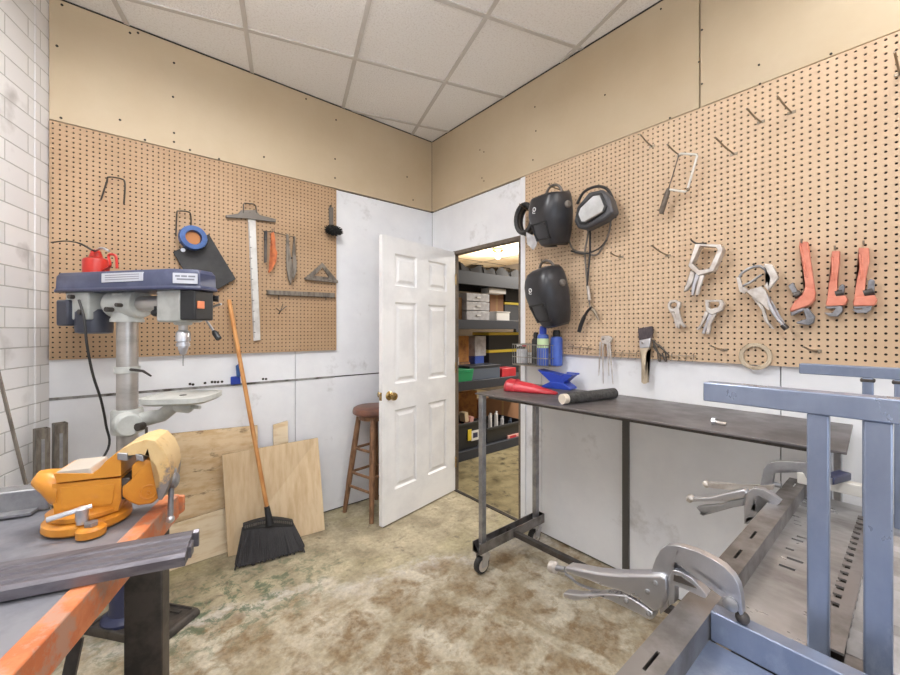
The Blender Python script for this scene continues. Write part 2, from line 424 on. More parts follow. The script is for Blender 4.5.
# far wall (y=0): backing, white lower panels, tan upper panels
b = MB(); b.bb(XL-0.2, 0.0, 0.012, WT, 0, CEIL+.1); struct(b, 'wall_back', dark_gap, smooth=0)
b = MB(); g = 0.0022
for (x0, x1) in ((XL, -1.222), (-1.222, 0.0)):
    b.bb(x0+g, x1-g, 0, .012, 0.012, 1.010); b.bb(x0+g, x1-g, 0, .012, 1.020, 2.438)
struct(b, 'wall_back_panel', white_wall, smooth=0)
b = MB()
for (x0, x1) in ((XL, -0.014),): b.bb(x0+.004, x1, -0.012, .012, 2.446, CEIL)
struct(b, 'wall_back_upper', tan_panel, smooth=0, bevel=.002)
b = MB(); b.bb(XL, -0.93, -0.004, .004, 1.008, 1.022); struct(b, 'trim_1', seam_m, smooth=0)
# right wall (x=0) with the door opening
b = MB()
b.bb(0.012, WT, DY0, 0.3, 0, CEIL+.1); b.bb(0.012, WT, BK, DY1, 0, CEIL+.1); b.bb(0.012, WT, DY1, DY0, DZ, CEIL+.1)
struct(b, 'wall_right', dark_gap, smooth=0)
b = MB()
b.bb(0, .012, DY0, -0.002, 0.012, 2.438); b.bb(0, .012, -1.218, DY1, 0.012, 2.438); b.bb(0, .012, DY1, DY0, DZ, 2.438)
for (y0, y1) in ((-2.46, -1.222), (-3.69, -2.464), (BK, -3.694)): b.bb(0, .012, y0, y1, 0.012, 2.438)
struct(b, 'wall_right_panel', white_wall, smooth=0)
b = MB()
for (y0, y1) in ((-2.158, -0.012), (-4.6, -2.164), (BK, -4.606)): b.bb(-0.012, .012, y0, y1, 2.446, CEIL)
struct(b, 'wall_right_upper', tan_panel, smooth=0, bevel=.002)
# corner bead, jamb, threshold strip
b = MB(); b.bb(-0.012, -0.002, -0.010, -0.001, 2.446, CEIL); struct(b, 'trim_2', batten_m, smooth=0)
b = MB()
b.bb(-.004, WT+.004, DY0-.022, DY0-.001, 0, DZ); b.bb(-.004, WT+.004, DY1+.001, DY1+.022, 0, DZ); b.bb(-.006, WT+.004, DY1+.001, DY0-.001, DZ-.03, DZ-.001)
struct(b, 'door_1', jamb_m, smooth=0, bevel=.002)
b = MB(); b.bb(-.012, -.0005, DY1-.045, DY1-.004, 0, 2.44); struct(b, 'trim_3', white_wall, smooth=0, bevel=.002)
b = MB(); b.bb(0, .03, DY1+.024, DY0-.024, 0, .006); struct(b, 'trim_4', darksteel_m, smooth=0)
b = MB(); p = B(626.5, 560); b.bb(-.014, -.0005, p.y-.018, p.y+.018, 0, .985); struct(b, 'trim_5', batten_m, smooth=0)
# slanted brick wall on the left, with a plain pilaster in the corner
def brick_material():
    m = bpy.data.materials.new('white painted brick'); m.use_nodes = True
    nt = m.node_tree; N = nt.nodes; L = nt.links; bs = N['Principled BSDF']; bs.inputs['Roughness'].default_value = 0.55
    uv = N.new('ShaderNodeUVMap')
    bk = N.new('ShaderNodeTexBrick'); bk.inputs['Scale'].default_value = 1; bk.inputs['Brick Width'].default_value = 0.30; bk.inputs['Row Height'].default_value = 0.092
    bk.inputs['Mortar Size'].default_value = 0.0032; bk.inputs['Mortar Smooth'].default_value = 0.4
    bk.inputs['Color1'].default_value = rgb(232,231,231); bk.inputs['Color2'].default_value = rgb(222,221,222); bk.inputs['Mortar'].default_value = rgb(182,180,178)
    L.new(uv.outputs[0], bk.inputs['Vector'])
    nz = N.new('ShaderNodeTexNoise'); nz.inputs['Scale'].default_value = 5; nz.inputs['Detail'].default_value = 8
    tc = N.new('ShaderNodeTexCoord'); L.new(tc.outputs['Object'], nz.inputs['Vector'])
    mr = N.new('ShaderNodeMapRange'); mr.inputs[1].default_value = 0.6; mr.inputs[2].default_value = 0.78; L.new(nz.outputs['Fac'], mr.inputs[0])
    mx = N.new('ShaderNodeMix'); mx.data_type = 'RGBA'; mx.inputs[7].default_value = rgb(176,172,170); L.new(mr.outputs[0], mx.inputs[0]); L.new(bk.outputs['Color'], mx.inputs[6])
    L.new(mx.outputs[2], bs.inputs['Base Color'])
    n2 = N.new('ShaderNodeTexNoise'); n2.inputs['Scale'].default_value = 70; n2.inputs['Detail'].default_value = 3; L.new(tc.outputs['Object'], n2.inputs['Vector'])
    ad = N.new('ShaderNodeMath'); ad.operation = 'MULTIPLY_ADD'; ad.inputs[1].default_value = 0.18; L.new(n2.outputs['Fac'], ad.inputs[0])
    inv = N.new('ShaderNodeMath'); inv.operation = 'SUBTRACT'; inv.inputs[0].default_value = 1; L.new(bk.outputs['Fac'], inv.inputs[1]); L.new(inv.outputs[0], ad.inputs[2])
    bp = N.new('ShaderNodeBump'); bp.inputs['Strength'].default_value = 0.7; bp.inputs['Distance'].default_value = 0.006
    L.new(ad.outputs[0], bp.inputs['Height']); L.new(bp.outputs[0], bs.inputs['Normal'])
    return m
brick_m = brick_material()
p0 = V((XL, 0, 0)); nrm = V((-WD.y, WD.x, 0));  nrm = nrm if nrm.x < 0 else -nrm
def uv_by_wall(o, origin, dirv):
    me = o.data; uvl = me.uv_layers.new(name='UVMap')
    for lp in me.loops:
        w = me.vertices[lp.vertex_index].co+o.location
        uvl.data[lp.index].uv = ((w-origin).dot(dirv), w.z)
L_ = (V((brickx(BK), BK, 0))-p0).length
b = MB(); b.prism([p0, p0+WD*(L_+.1), p0+WD*(L_+.1)+nrm*.15, p0+nrm*.15], V((0,0,CEIL+.1))); o = struct(b, 'wall_left', brick_m, smooth=0); uv_by_wall(o, p0, WD)
b = MB(); b.prism([p0-nrm*.0, p0+WD*.105, p0+WD*.105-nrm*.004, p0-nrm*.004+V((.0,0,0))], V((0,0,CEIL))); o = struct(b, 'trim_6', brick_m, smooth=0); uv_by_wall(o, p0+V((0.1,0.05,.03)), WD)
wx0, wx1, wz0, wz1 = -3.3, -.7, .95, 2.35  # unseen window opening added behind the camera as frontal fill
b = MB(); b.bb(brickx(BK)-.2, wx0, BK-.12, BK, 0, CEIL+.1); b.bb(wx1, .1, BK-.12, BK, 0, CEIL+.1); b.bb(wx0, wx1, BK-.12, BK, 0, wz0); b.bb(wx0, wx1, BK-.12, BK, wz1, CEIL+.1)
struct(b, 'wall_front', white_wall, smooth=0)
b = MB()
for x in (wx0, -2.43, -1.57, wx1): b.bb(x-.025, x+.025, BK-.08, BK-.03, wz0, wz1)
for z in (wz0+.025, (wz0+wz1)/2, wz1-.025): b.bb(wx0, wx1, BK-.078, BK-.032, z-.025, z+.025)
struct(b, 'added_window_1', grid_m, smooth=0)
# ceiling tiles and grid, turned 22.5 degrees from the picture plane like the brick wall
b = MB(); b.prism([p+V((0,0,CEIL)) for p in ROOM], V((0,0,.03))); o = struct(b, 'ceiling', tile_m, smooth=0)
ga = math.radians(22.5)
G0 = V((-.597, 2.446)); g1 = V((math.cos(ga), math.sin(ga))); g2 = V((-math.sin(ga), math.cos(ga))); TS = .61
def gpt(i, j, z=CEIL):
    q = G0+g1*(i*TS)+g2*(j*TS); return cam2room(q.x, q.y, z)
def clip(p, q):
    t0, t1 = 0.0, 1.0; d = q-p; n = len(ROOM)
    cx = sum((r for r in ROOM), V((0,0,0)))/n
    for k in range(n):
        a, e = ROOM[k], ROOM[(k+1) % n]; nn = V((-(e-a).y, (e-a).x, 0)).normalized()
        if nn.dot(cx-a) < 0: nn = -nn
        f0 = nn.dot(V((p.x,p.y,0))-a)-.012; f1 = nn.dot(V((q.x,q.y,0))-a)-.012
        if f0 < 0 and f1 < 0: return None
        if f0*f1 < 0:
            t = f0/(f0-f1)
            if f0 < 0: t0 = max(t0, t)
            else: t1 = min(t1, t)
    return None if t0 >= t1 else (p+d*t0, p+d*t1)
b = MB()
for k in range(-14, 15):
    for (p, q) in ((gpt(k,-14), gpt(k,14)), (gpt(-14,k), gpt(14,k))):
        r = clip(p, q)
        zo = .003 if abs((q-p).normalized().dot(cam2room(math.cos(ga),math.sin(ga),0)-cam2room(0,0,0))) > .5 else .0035
        if r: b.bar(r[0]-V((0,0,zo)), r[1]-V((0,0,zo)), .024, .006)
struct(b, 'ceiling_grid', grid_m, smooth=0)
# dark seam where the upper panels meet the ceiling
b = MB(); b.bb(XL+.004, -.02, -.0125-.004, -.0125, CEIL-.008, CEIL-.001); b.bb(-.0165, -.0125, BK, -.02, CEIL-.008, CEIL-.001); struct(b, 'trim_7', dark_gap, smooth=0)
# nail heads on the upper panels
b = MB()
for (px, py) in ((62,5),(57,46),(130,33),(138,33),(174,63),(173,97),(174,133),(174,142),(61,118),(120,120),(145,140),(190,150),(219,159),(264,157),(306,99),(336,120),(335,159),(282,180),(407,177),(413,200),(335,178)):
    p = A(px, py, .012); b.cyl(p, p+V((0,-.003,0)), .006, seg=8)
for (px, py) in ((480,150),(484,152),(482,178),(535,107),(536,131),(605,95),(661,9),(702,30),(702,84),(699,62),(759,65),(831,54),(670,118),(533,160),(484,181),(760,84)):
    p = B(px, py, .012); b.cyl(p, p+V((-.003,0,0)), .0045, seg=8)
struct(b, 'trim_8', dark_gap, smooth=0)

# ------------------------------------------------------------------ pegboards with real drilled holes
def pegboard(name, label, m, org, du, nv, W, H, thick=.006, gap=.016):
    """org lower corner on the wall; du run direction; nv direction into the room; grid of drilled holes one inch apart"""
    P = .0254; r = .0046; nu, nw = int(W/P), int(H/P); ox, oz = (W-nu*P)/2, (H-nw*P)/2
    vs, fs = [], []
    up = V((0,0,1)); f0 = org+nv*(gap+thick); b0 = org+nv*gap
    flip = du.cross(up).dot(nv) < 0
    def face(*ix): fs.append(ix[::-1] if flip else ix)
    octo = [(math.cos(math.pi/4*k+math.pi/8), math.sin(math.pi/4*k+math.pi/8)) for k in range(8)]
    for i in range(nu):
        for j in range(nw):
            cx, cz = ox+(i+.5)*P, oz+(j+.5)*P; base = len(vs); h = P/2
            sq = []
            for (c, s) in octo:
                q = h/max(abs(c), abs(s)); k = h*math.tan(math.pi/8)
                sq.append((c*q, s*q))
            # outline of the cell: eight points on the square border
            for (x, z) in sq: vs.append(f0+du*(cx+x)+up*(cz+z))
            for (x, z) in octo: vs.append(f0+du*(cx+x*r)+up*(cz+z*r))
            for (x, z) in octo: vs.append(b0+du*(cx+x*r)+up*(cz+z*r))
            cn = len(vs)
            for (x, z) in ((h,h),(-h,h),(-h,-h),(h,-h)): vs.append(f0+du*(cx+x)+up*(cz+z))
            for k in range(8):
                n = (k+1) % 8
                face(base+k, base+n, base+8+n, base+8+k)
                face(base+8+k, base+8+n, base+16+n, base+16+k)
            for q, (a, c) in enumerate(((0,1),(2,3),(4,5),(6,7))): face(base+c, base+a, cn+q)
    def quad(p, q, s, t):
        n = len(vs); vs.extend([p, q, s, t]); fs.append((n, n+1, n+2, n+3))
    x0, x1, z0, z1 = ox, ox+nu*P, oz, oz+nw*P
    def C(x, z, f): return (f0 if f else org)+du*x+up*z
    for (xa, za, xb, zb) in ((x0,z0,x1,z0),(x1,z0,x1,z1),(x1,z1,x0,z1),(x0,z1,x0,z0)):
        quad(C(xa,za,1), C(xb,zb,1), C(xb,zb,0), C(xa,za,0))
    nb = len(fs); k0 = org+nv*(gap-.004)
    quad(k0+du*x0+up*z0, k0+du*x1+up*z0, k0+du*x1+up*z1, k0+du*x0+up*z1)  # dark sheet added behind the holes to stand in for their shade
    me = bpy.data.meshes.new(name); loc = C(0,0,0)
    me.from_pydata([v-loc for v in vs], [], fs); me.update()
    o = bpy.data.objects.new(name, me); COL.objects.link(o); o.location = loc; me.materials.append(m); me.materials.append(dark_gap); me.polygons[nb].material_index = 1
    o['label'] = label; o['category'] = 'pegboard'; return o
PGO = .022
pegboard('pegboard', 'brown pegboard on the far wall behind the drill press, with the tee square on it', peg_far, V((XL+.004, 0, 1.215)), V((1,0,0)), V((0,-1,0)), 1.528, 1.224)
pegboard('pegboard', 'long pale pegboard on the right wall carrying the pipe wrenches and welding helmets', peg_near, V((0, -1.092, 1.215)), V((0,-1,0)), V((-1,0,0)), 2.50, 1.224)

# ------------------------------------------------------------------ storeroom beyond the door
b = MB(); b.bb(4.1, 4.2, -2.4, 6.2, 0, 2.8); struct(b, 'wall_storeroom_right', outwall_m, smooth=0)
b = MB(); b.bb(WT, 4.2, 6.1, 6.2, 0, 2.8); struct(b, 'wall_storeroom_back', outwall_m, smooth=0)
b = MB(); b.bb(-.05, .05+.07, .30, 6.2, 0, 2.8); struct(b, 'wall_storeroom_left', outwall_m, smooth=0)
b = MB(); b.bb(WT, 4.2, -2.5, -2.4, 0, 2.8); struct(b, 'wall_storeroom_front', outwall_m, smooth=0)
b = MB(); b.bb(WT, 4.2, -2.4, 6.2, 2.75, 2.8)
struct(b, 'ceiling_storeroom', outceil_m, smooth=0)
b = MB()
for k in range(9): b.bb(WT, 4.1, -2.2+k*1.0-.01, -2.2+k*1.0+.01, 2.744, 2.75)
for k in range(3): b.bb(1.0+k*1.2-.01, 1.0+k*1.2+.01, -2.3, 6.1, 2.745, 2.75)
struct(b, 'trim_9', jamb_m, smooth=0)

# ------------------------------------------------------------------ lights: unseen hanging strips added to light the room, a lamp in the storeroom
lens_e = emis('lit diffuser', (255,250,244), 3.0)
def unseen_strip(i, j, energy, label):
    c = gpt(i, j+.5-(.2 if j == -2 else 0), CEIL-.17)
    t = thing('unseen_strip_light', label, 'ceiling light', c, 'unseen hanging strip lights')
    d1 = (gpt(1,0)-gpt(0,0)).normalized(); d2 = (gpt(0,1)-gpt(0,0)).normalized()
    R = Matrix((d1, d2, V((0,0,1)))).transposed()
    b = MB(); b.loft([[c+d1*x+d2*y+V((0,0,z)) for (x, y) in ((-.6,-w),(.6,-w),(.6,w),(-.6,w))] for (w, z) in ((.10,0),(.10,.01),(.05,.05))]); b.build('housing', grid_m, t, smooth=0)
    b = MB(); b.box(c+V((0,0,-.004)), (1.16,.17,.006), R); b.build('diffuser', lens_e, t, smooth=0)
    for x in (-.45, .45):
        b = MB(); b.tube([c+d1*x+V((0,0,.05)), c+d1*x+V((0,0,.17))], .004, 6); b.build('hanger', hookz_m, t)
    for (nm, dz, e, flip) in (('unseen_strip_lamp', -.02, energy, 0), ('ceiling_fill_light', .06, energy*.85, 1)):  # second, upward lamp is added to brighten the ceiling
        ld = bpy.data.lights.new(nm, 'AREA'); ld.shape = 'RECTANGLE'; ld.size = 1.15; ld.size_y = .17; ld.energy = e; ld.color = (.98, .985, 1.0)
        lo = bpy.data.objects.new(nm, ld); COL.objects.link(lo); lo.location = c+V((0,0,dz)); lo.rotation_euler = (math.pi*flip,0,math.atan2(d1.y, d1.x)*(1 if not flip else 1))
unseen_strip(-1, -2, 28, 'unseen hanging strip light under the ceiling above the drill press side')
unseen_strip(2, -4, 9, 'added hanging strip light, out of sight over the clamped steel bed')
unseen_strip(-1, -5, 24, 'added hanging strip light, out of sight near the brick wall and the added window')
def area(name, loc, sx, sy, e, col, rot=(0,0,0)):
    ld = bpy.data.lights.new(name, 'AREA'); ld.shape = 'RECTANGLE'; ld.size = sx; ld.size_y = sy; ld.energy = e; ld.color = col
    lo = bpy.data.objects.new(name, ld); COL.objects.link(lo); lo.location = loc; lo.rotation_euler = rot; return lo
# storeroom: a bare ceiling fixture seen through the door plus an unseen strip light added to brighten the rack
lp = CAM+ray(498, 257)*6.6
t = thing('ceiling_lamp', 'small ceiling lamp with spread arms on the storeroom ceiling seen through the doorway', 'ceiling lamp', V((lp.x, lp.y, 2.74)))
b = MB(); b.lathe(V((lp.x,lp.y,2.735)), V((0,0,-1)), [(.10,0),(.10,.02),(.05,.05),(.02,.055)]); b.build('base', brass_m, t)
b = MB(); b.lathe(V((lp.x,lp.y,2.68)), V((0,0,-1)), [(.02,0),(.04,.02),(.055,.06),(.04,.10),(.005,.115)]); b.build('bulb', emis('warm bulb', (255,226,180), 6), t)
ld = bpy.data.lights.new('bulb_lamp', 'POINT'); ld.energy = 160; ld.shadow_soft_size = .12; ld.color = (1,.87,.70)
lo = bpy.data.objects.new('bulb_lamp', ld); COL.objects.link(lo); lo.location = (lp.x, lp.y, 2.45)
SXL = 3.0
t = thing('rack_fill_light', 'added strip light out of sight on the storeroom ceiling, brightening the rack', 'strip light', V((SXL,-.9,2.74)))
b = MB(); b.bb(SXL-.07,SXL+.07,-1.5,-.3,2.70,2.749); b.build('housing', whitebox_m, t, bevel=.005)
b = MB(); b.cyl(V((SXL-.03,-1.45,2.69)), V((SXL-.03,-.35,2.69)), .013); b.cyl(V((SXL+.03,-1.45,2.69)), V((SXL+.03,-.35,2.69)), .013); b.build_each('tube', lens_e, t)
area('rack_fill_lamp', (SXL,-.9,2.66), .14, 1.1, 200, (1,.95,.88))

w = bpy.data.worlds.new('World'); SC.world = w; w.use_nodes = True
w.node_tree.nodes['Background'].inputs[0].default_value = (.80,.89,1,1); w.node_tree.nodes['Background'].inputs[1].default_value = 3.2
cd = bpy.data.cameras.new('Camera'); co = bpy.data.objects.new('Camera', cd); COL.objects.link(co)
cd.sensor_width = 36; cd.sensor_fit = 'HORIZONTAL'; cd.lens = F/900*36; cd.shift_y = -7.5/900; cd.clip_start = .02
co.location = CAM; co.rotation_euler = (math.pi/2, 0, -TH)
SC.camera = co
vs_ = SC.view_settings; vs_.view_transform = 'Standard'; vs_.look = 'None'; vs_.exposure = 0.0; vs_.gamma = 1.0; vs_.use_curve_mapping = False
SC.cycles.use_denoising = True
SC.cycles.max_bounces = 10; SC.cycles.diffuse_bounces = 6
# ================================================================== FAR WALL (y=0) THINGS
def PA(pts, off): return [A(x, y, off) for x, y in pts]
def PB(pts, off): return [B(x, y, off) for x, y in pts]
IN_A = V((0,1,0)); IN_B = V((1,0,0))
BD = PGO       # front face of a pegboard

def u_hook_A(name, label, pts, r=.004, off=BD+.03, group=None):
    """bent wire loop: both legs stand off the board and turn back into it at the bottom"""
    t = thing(name, label, 'hook', A(pts[1][0], pts[1][1], BD), group)
    P = PA(pts, off)
    b = MB(); b.tube(spline([P[0]]+P[1:-1]+[P[-1]], 4), r, 8); b.build('wire', hook_m, t)
    b = MB()
    for q in (P[1], P[-2]): b.tube([q, V((q.x, -BD, q.z))], r*.9, 8)
    b.build_each('stem', hook_m, t)
    return t
u_hook_A('utility_hook', 'empty dark double prong hook high on the left of the brown pegboard', [(101,200),(107,181),(109,177),(122,179),(125,184),(124,204)])
u_hook_A('utility_hook', 'dark double prong hook above the blue ring on the brown pegboard', [(176,236),(177,214),(179,211),(189,212),(191,216),(191,226)])
# black rubber flap hanging from the hook, blue ring in front of it
t = thing('rubber_flap', 'black rectangular rubber flap hanging tilted behind the blue ring', 'rubber flap', A(205,262,BD+.02))
b = MB(); b.prism(PA([(173,252),(209,234),(236,279),(201,299)], BD+.03), IN_A*.012); b.build('sheet', rubber_m, t, bevel=.002)
b = MB()
for (x, y) in ((204,241),(183,250)):
    p = A(x, y, BD+.033); b.lathe(p, V((0,-1,0)), [(.006,-.003),(.011,-.003),(.012,.002),(.006,.002)], 12)
b.build_each('grommet', chrome_m, t)
t = thing('tape_ring', 'blue plastic ring spool hanging on the hook over the black flap', 'ring', A(193,238,BD+.05))
c = A(193, 238, BD+.062); c2 = A(193,226.5,BD+.062); R_ = (c2-c).length*1.02
b = MB()
ax = V((.12,-1,.06)).normalized(); u, v, a = frame_of(ax)
prof = [(.62,-.02),(1,-.02),(1.04,-.01),(1.0,.0),(1.04,.012),(1.0,.022),(.62,.022),(.58,.0),(.62,-.02)]
rings = []
for (r, h) in prof: rings.append([b.bm.verts.new(c+a*h+(u*math.cos(6.28318*j/28)+v*math.sin(6.28318*j/28))*r*R_) for j in range(28)])
for k in range(len(rings)-1): b.quads(rings[k], rings[k+1])
for k in range(14):
    q = 6.28318*k/14; p = c+(u*math.cos(q)+v*math.sin(q))*R_*1.0; b.box(p, (.006,.03,.006))
b.build('ring', bluering_m, t)
b = MB(); b.lathe(c, a, [(R_*.5,-.015),(R_*.56,-.015),(R_*.56,.0),(R_*.5,.0)], 24); b.build('tape_core', tape_m, t)

# drywall tee square
t = thing('tee_square', 'aluminium tee square hanging head up on the brown pegboard', 'tee square', A(250,220,BD))
b = MB(); b.prism(PA([(226,215),(238,214),(241,210),(256,210),(261,216),(276,219),(276,222),(258,220),(244,218),(226,217.5)], BD+.022), IN_A*.014); b.build('head', tsqh_m, t, bevel=.0015)
b = MB(); b.prism(PA([(248,219),(255.5,219.5),(260.5,340),(253.5,341)], BD+.016), IN_A*.004); o = b.build('blade', tsq_m, t, bevel=.0006)
b = MB()
for k in range(1, 11):
    for (x0, x1) in ((248.4,250.4),):
        y = 226+k*10.6; dx = (y-219)*.045
        b.prism(PA([(x0+dx,y),(x1+dx,y),(x1+dx,y+.8),(x0+dx,y+.8)], BD+.0166), IN_A*.0005)
b.prism(PA([(248.6,222),(249.1,222),(254.4,338),(253.9,338)], BD+.0163), IN_A*.0005)
b.build('graduation', tsqh_m, t, smooth=0)['kind'] = 'stuff'
b = MB(); b.tube(PA([(243.5,213),(243.5,204.5),(245,203),(254,204),(256,206),(256.5,213)], BD+.02), .004, 8); b.build('hanger', hook_m, t)

# row of small tools on one wire rail
t = thing('wire_rail', 'thin dark wire rail holding three tools beside the tee square', 'rail', A(280,234,BD))
b = MB(); b.tube(PA([(263.5,231),(275,232.5),(285,235),(294,237)], BD+.018), .0028, 6); b.build('bar', hook_m, t)
b = MB()
for (x, y) in ((264,231),(294,237)):
    p = A(x, y, BD+.018); b.tube([p, V((p.x,-BD,p.z))], .0026, 6)
b.build_each('stem', hook_m, t)
t = thing('flat_file', 'short dark file hanging leftmost on the wire rail', 'file', A(267,240,BD))
b = MB(); b.prism(PA([(264.6,231),(267.3,231),(267,262),(264.2,263)], BD+.034), IN_A*.01); b.build('blade', darksteel_m, t, bevel=.001)
b = MB(); b.prism(PA([(264.4,231),(267.5,231),(267.4,240),(264.3,240)], BD+.036), IN_A*.014); b.build('handle', black_m, t, bevel=.003)
t = thing('pruning_saw', 'curved rust orange handled tool on the wire rail beside the dark file', 'hand tool', A(273,245,BD))
b = MB(); b.prism(PA([(271,233),(274,232),(275.5,240),(275,246),(277.5,253),(276,262),(272,270),(269,273),(268.5,271),(272,264),(273.5,256),(271.5,248),(272,241)], BD+.036), IN_A*.014); b.build('handle', rust_m, t, bevel=.003)
b = MB(); b.tube(PA([(272.5,233),(272,228.8),(274.3,229.5),(274,234)], BD+.03), .002, 6); b.build('wire_loop', hook_m, t)
t = thing('tin_snips', 'grey tin snips hanging jaws down rightmost on the wire rail', 'snips', A(290,255,BD))
b = MB(); b.prism(PA([(286.5,234),(288.5,234),(290,250),(292.2,263),(293,276),(291,285),(288.4,279),(286.6,268),(286.2,252)], BD+.036), IN_A*.012); b.build('blade', offcut_m, t, bevel=.002)
b = MB(); b.prism(PA([(294,236),(295.8,236.4),(294.8,252),(297,262),(296.5,272),(293.8,280),(292,272),(293.4,262),(292.6,252)], BD+.036), IN_A*.012); b.build('blade', offcut_m, t, bevel=.002)
b = MB(); p = A(291.7,258,BD+.04); b.cyl(p, p+V((0,.012,0)), .006, seg=10); b.build('pivot', darksteel_m, t)
# speed square
t = thing('speed_square', 'grey triangular speed square resting on the steel straightedge', 'square', A(322,280,BD))
b = MB(); b.ring(PA([(305,278),(322.5,262.5),(338,281)], BD+.016), PA([(313.5,276.6),(322.5,267.5),(330,278.6)], BD+.016), IN_A*.006); b.build('triangle', offcut_m, t, bevel=.0008)
b = MB(); b.prism(PA([(305,277.4),(338,280.4),(338.2,283),(305,279.4)], BD+.03), IN_A*.022); b.build('fence', offcut_m, t, bevel=.001)
b = MB(); b.prism(PA([(312,275.4),(331,277.7),(331,279),(312,276.6)], BD+.0165), IN_A*.004); b.build('inner_rail', offcut_m, t)
t = thing('straightedge', 'long grey steel straightedge bar below the speed square', 'straightedge', A(302,294,BD))
b = MB(); b.prism(PA([(267.5,290),(335,293),(335,297.5),(267.5,294.5)], BD+.026), IN_A*.026); b.build('bar', offcut_m, t, bevel=.0015)
b = MB()
for x in (279, 326):
    p = A(x, 297, BD+.028); q = A(x, 300, BD+.032); b.tube([V((p.x,-BD,p.z+.02)), p, q], .003, 6)
b.build_each('bracket', hook_m, t)
# black duster hanging at the right edge
t = thing('round_brush', 'black fluffy round brush hanging at the right edge of the brown pegboard', 'brush', A(333,235,BD))
c = A(333.5, 230.5, BD+.05)
b = MB()
for k in range(260):
    a = random.uniform(0, 6.283); z = random.uniform(-1, 1); q = math.sqrt(1-z*z); d = V((q*math.cos(a), q*math.sin(a)*.6, z*.55))
    b.tube([c+d*.02, c+d*random.uniform(.066,.078)], [.006,.0015], 4)
b.ball(c, .058, 1, .6, .55); b.build('bristles', padblack_m, t)['kind'] = 'stuff'
b = MB(); b.prism(PA([(329,207),(333.5,207),(333.5,228),(329.5,228)], BD+.03), IN_A*.008); b.build('handle', tsqh_m, t, bevel=.003)
b = MB(); p = A(331,208,BD+.026); b.tube([p+V((-.01,0,0)), p+V((0,-.012,.02)), V((p.x,-BD,p.z+.02))], .003, 6); b.build('hanger', hook_m, t)
# single short hook below the straightedge
t = thing('bent_hook', 'small bent wire hook below the steel straightedge', 'hook', A(282,310,BD))
b = MB(); b.tube(spline(PA([(276,308),(280,311),(284,308),(287,306)], BD+.02), 4), .003, 6); b.tube([A(281,310,BD+.02), A(279,314,BD+.002)], .003, 6); b.tube([A(281,310,BD+.02), A(283,304,BD+.0)], .003, 6); b.build('wire', hook_m, t)
# blue clip on the joint strip that holds the broom handle
t = thing('broom_clip', 'small blue clip on the grimy wall joint behind the broom handle', 'clip', A(236,380,0))
b = MB(); b.prism(PA([(231,377),(240,376),(241,384),(231,385)], .02), IN_A*.019); b.build('base', bluep_m, t, bevel=.004)
b = MB(); b.prism(PA([(236,366),(240,363),(242,376),(237,377)], .03), IN_A*.016); b.build('jaw', bluering_m, t, bevel=.003)
# screw holes along the joint
b = MB()
for (x, y) in ((190,384),(193,384.5),(205,383),(212,382),(215,382),(218,382),(222,381.7),(263,379),(266,379)):
    p = A(x, y, 0); b.cyl(p, p+V((0,-.002,0)), .008, seg=8)
struct(b, 'trim_10', dark_gap, smooth=0)

# ------------------------------------------------------------------ plywood offcuts
def slab(name, label, m, p_bl, p_br, p_tr, p_tl, th, into, group=None):
    t = thing(name, label, 'board', (V(p_bl)+V(p_br))/2, group)
    n = (V(p_br)-V(p_bl)).cross(V(p_tl)-V(p_bl)).normalized()
    if n.dot(V(into)) < 0: n = -n
    b = MB(); b.prism([p_bl, p_br, p_tr, p_tl], n*th*.6); b.build('face', m, t, smooth=0, bevel=.001)
    q = [V(p)+n*th*.6 for p in (p_bl, p_br, p_tr, p_tl)]
    b = MB(); b.prism(q, n*th*.4); b.build('back_ply', ply_edge, t, smooth=0)
    return t
slab('plywood_sheet', 'large knotty plywood offcut leaning on the wall behind the broom, the one with dark streaks', ply_m,
     V((-2.06,-.085,.002)), V((-1.476,-.085,.002)), V((-1.476,-.028,.735)), V((-2.06,-.028,.765)), .018, (0,1,0))
slab('plywood_sheet', 'low pale board standing at the foot of the knotty plywood', ply3_m,
     V((-2.08,-.13,.002)), V((-1.50,-.115,.002)), V((-1.50,-.095,.275)), V((-2.08,-.112,.25)), .012, (0,1,0))
BL, BR = Zp(228,557,.004), Zp(325,530,.004); TL, TR = A(222,455,.13), A(318,438,.10)
slab('plywood_sheet', 'square smooth plywood piece leaning right behind the broom head', ply2_m, BL, BR, TR, TL, .018, (0,1,0))
slab('plywood_strip', 'narrow pale plywood strip rising behind the smooth square piece', ply3_m,
     V((-1.375,-.055,.002)), V((-1.28,-.055,.002)), V((-1.28,-.022,.735)), V((-1.375,-.022,.72)), .015, (0,1,0))

# ------------------------------------------------------------------ broom
t = thing('broom', 'angle broom with wooden handle leaning on the far wall, black bristles on the floor', 'broom', Zp(270,560,0))
pL, pR = Zp(235,567,.004), Zp(304,549,.004); d = (pR-pL).normalized(); nrm_ = V((-d.y, d.x, 0))
hL = D(246,534,Zp(240,566,0).dot(V((ST,CT,0)))-CAM.dot(V((ST,CT,0)))+.03)
depth_h = (pL-CAM).dot(V((ST,CT,0)))
hl, hr = D(243,528,depth_h+.10), D(293,524,depth_h+.22)
top = A(229,300,.055)
neck = D(268.5,516,depth_h+.15)
b = MB()
b.loft([[hl+nrm_*.018, hr+nrm_*.018, hr-nrm_*.018, hl-nrm_*.018], [p_+V((0,0,.012)) for p_ in (pL+d*.012+nrm_*.03, pR-d*.012+nrm_*.03, pR-d*.012-nrm_*.03, pL+d*.012-nrm_*.03)]])
n = 46
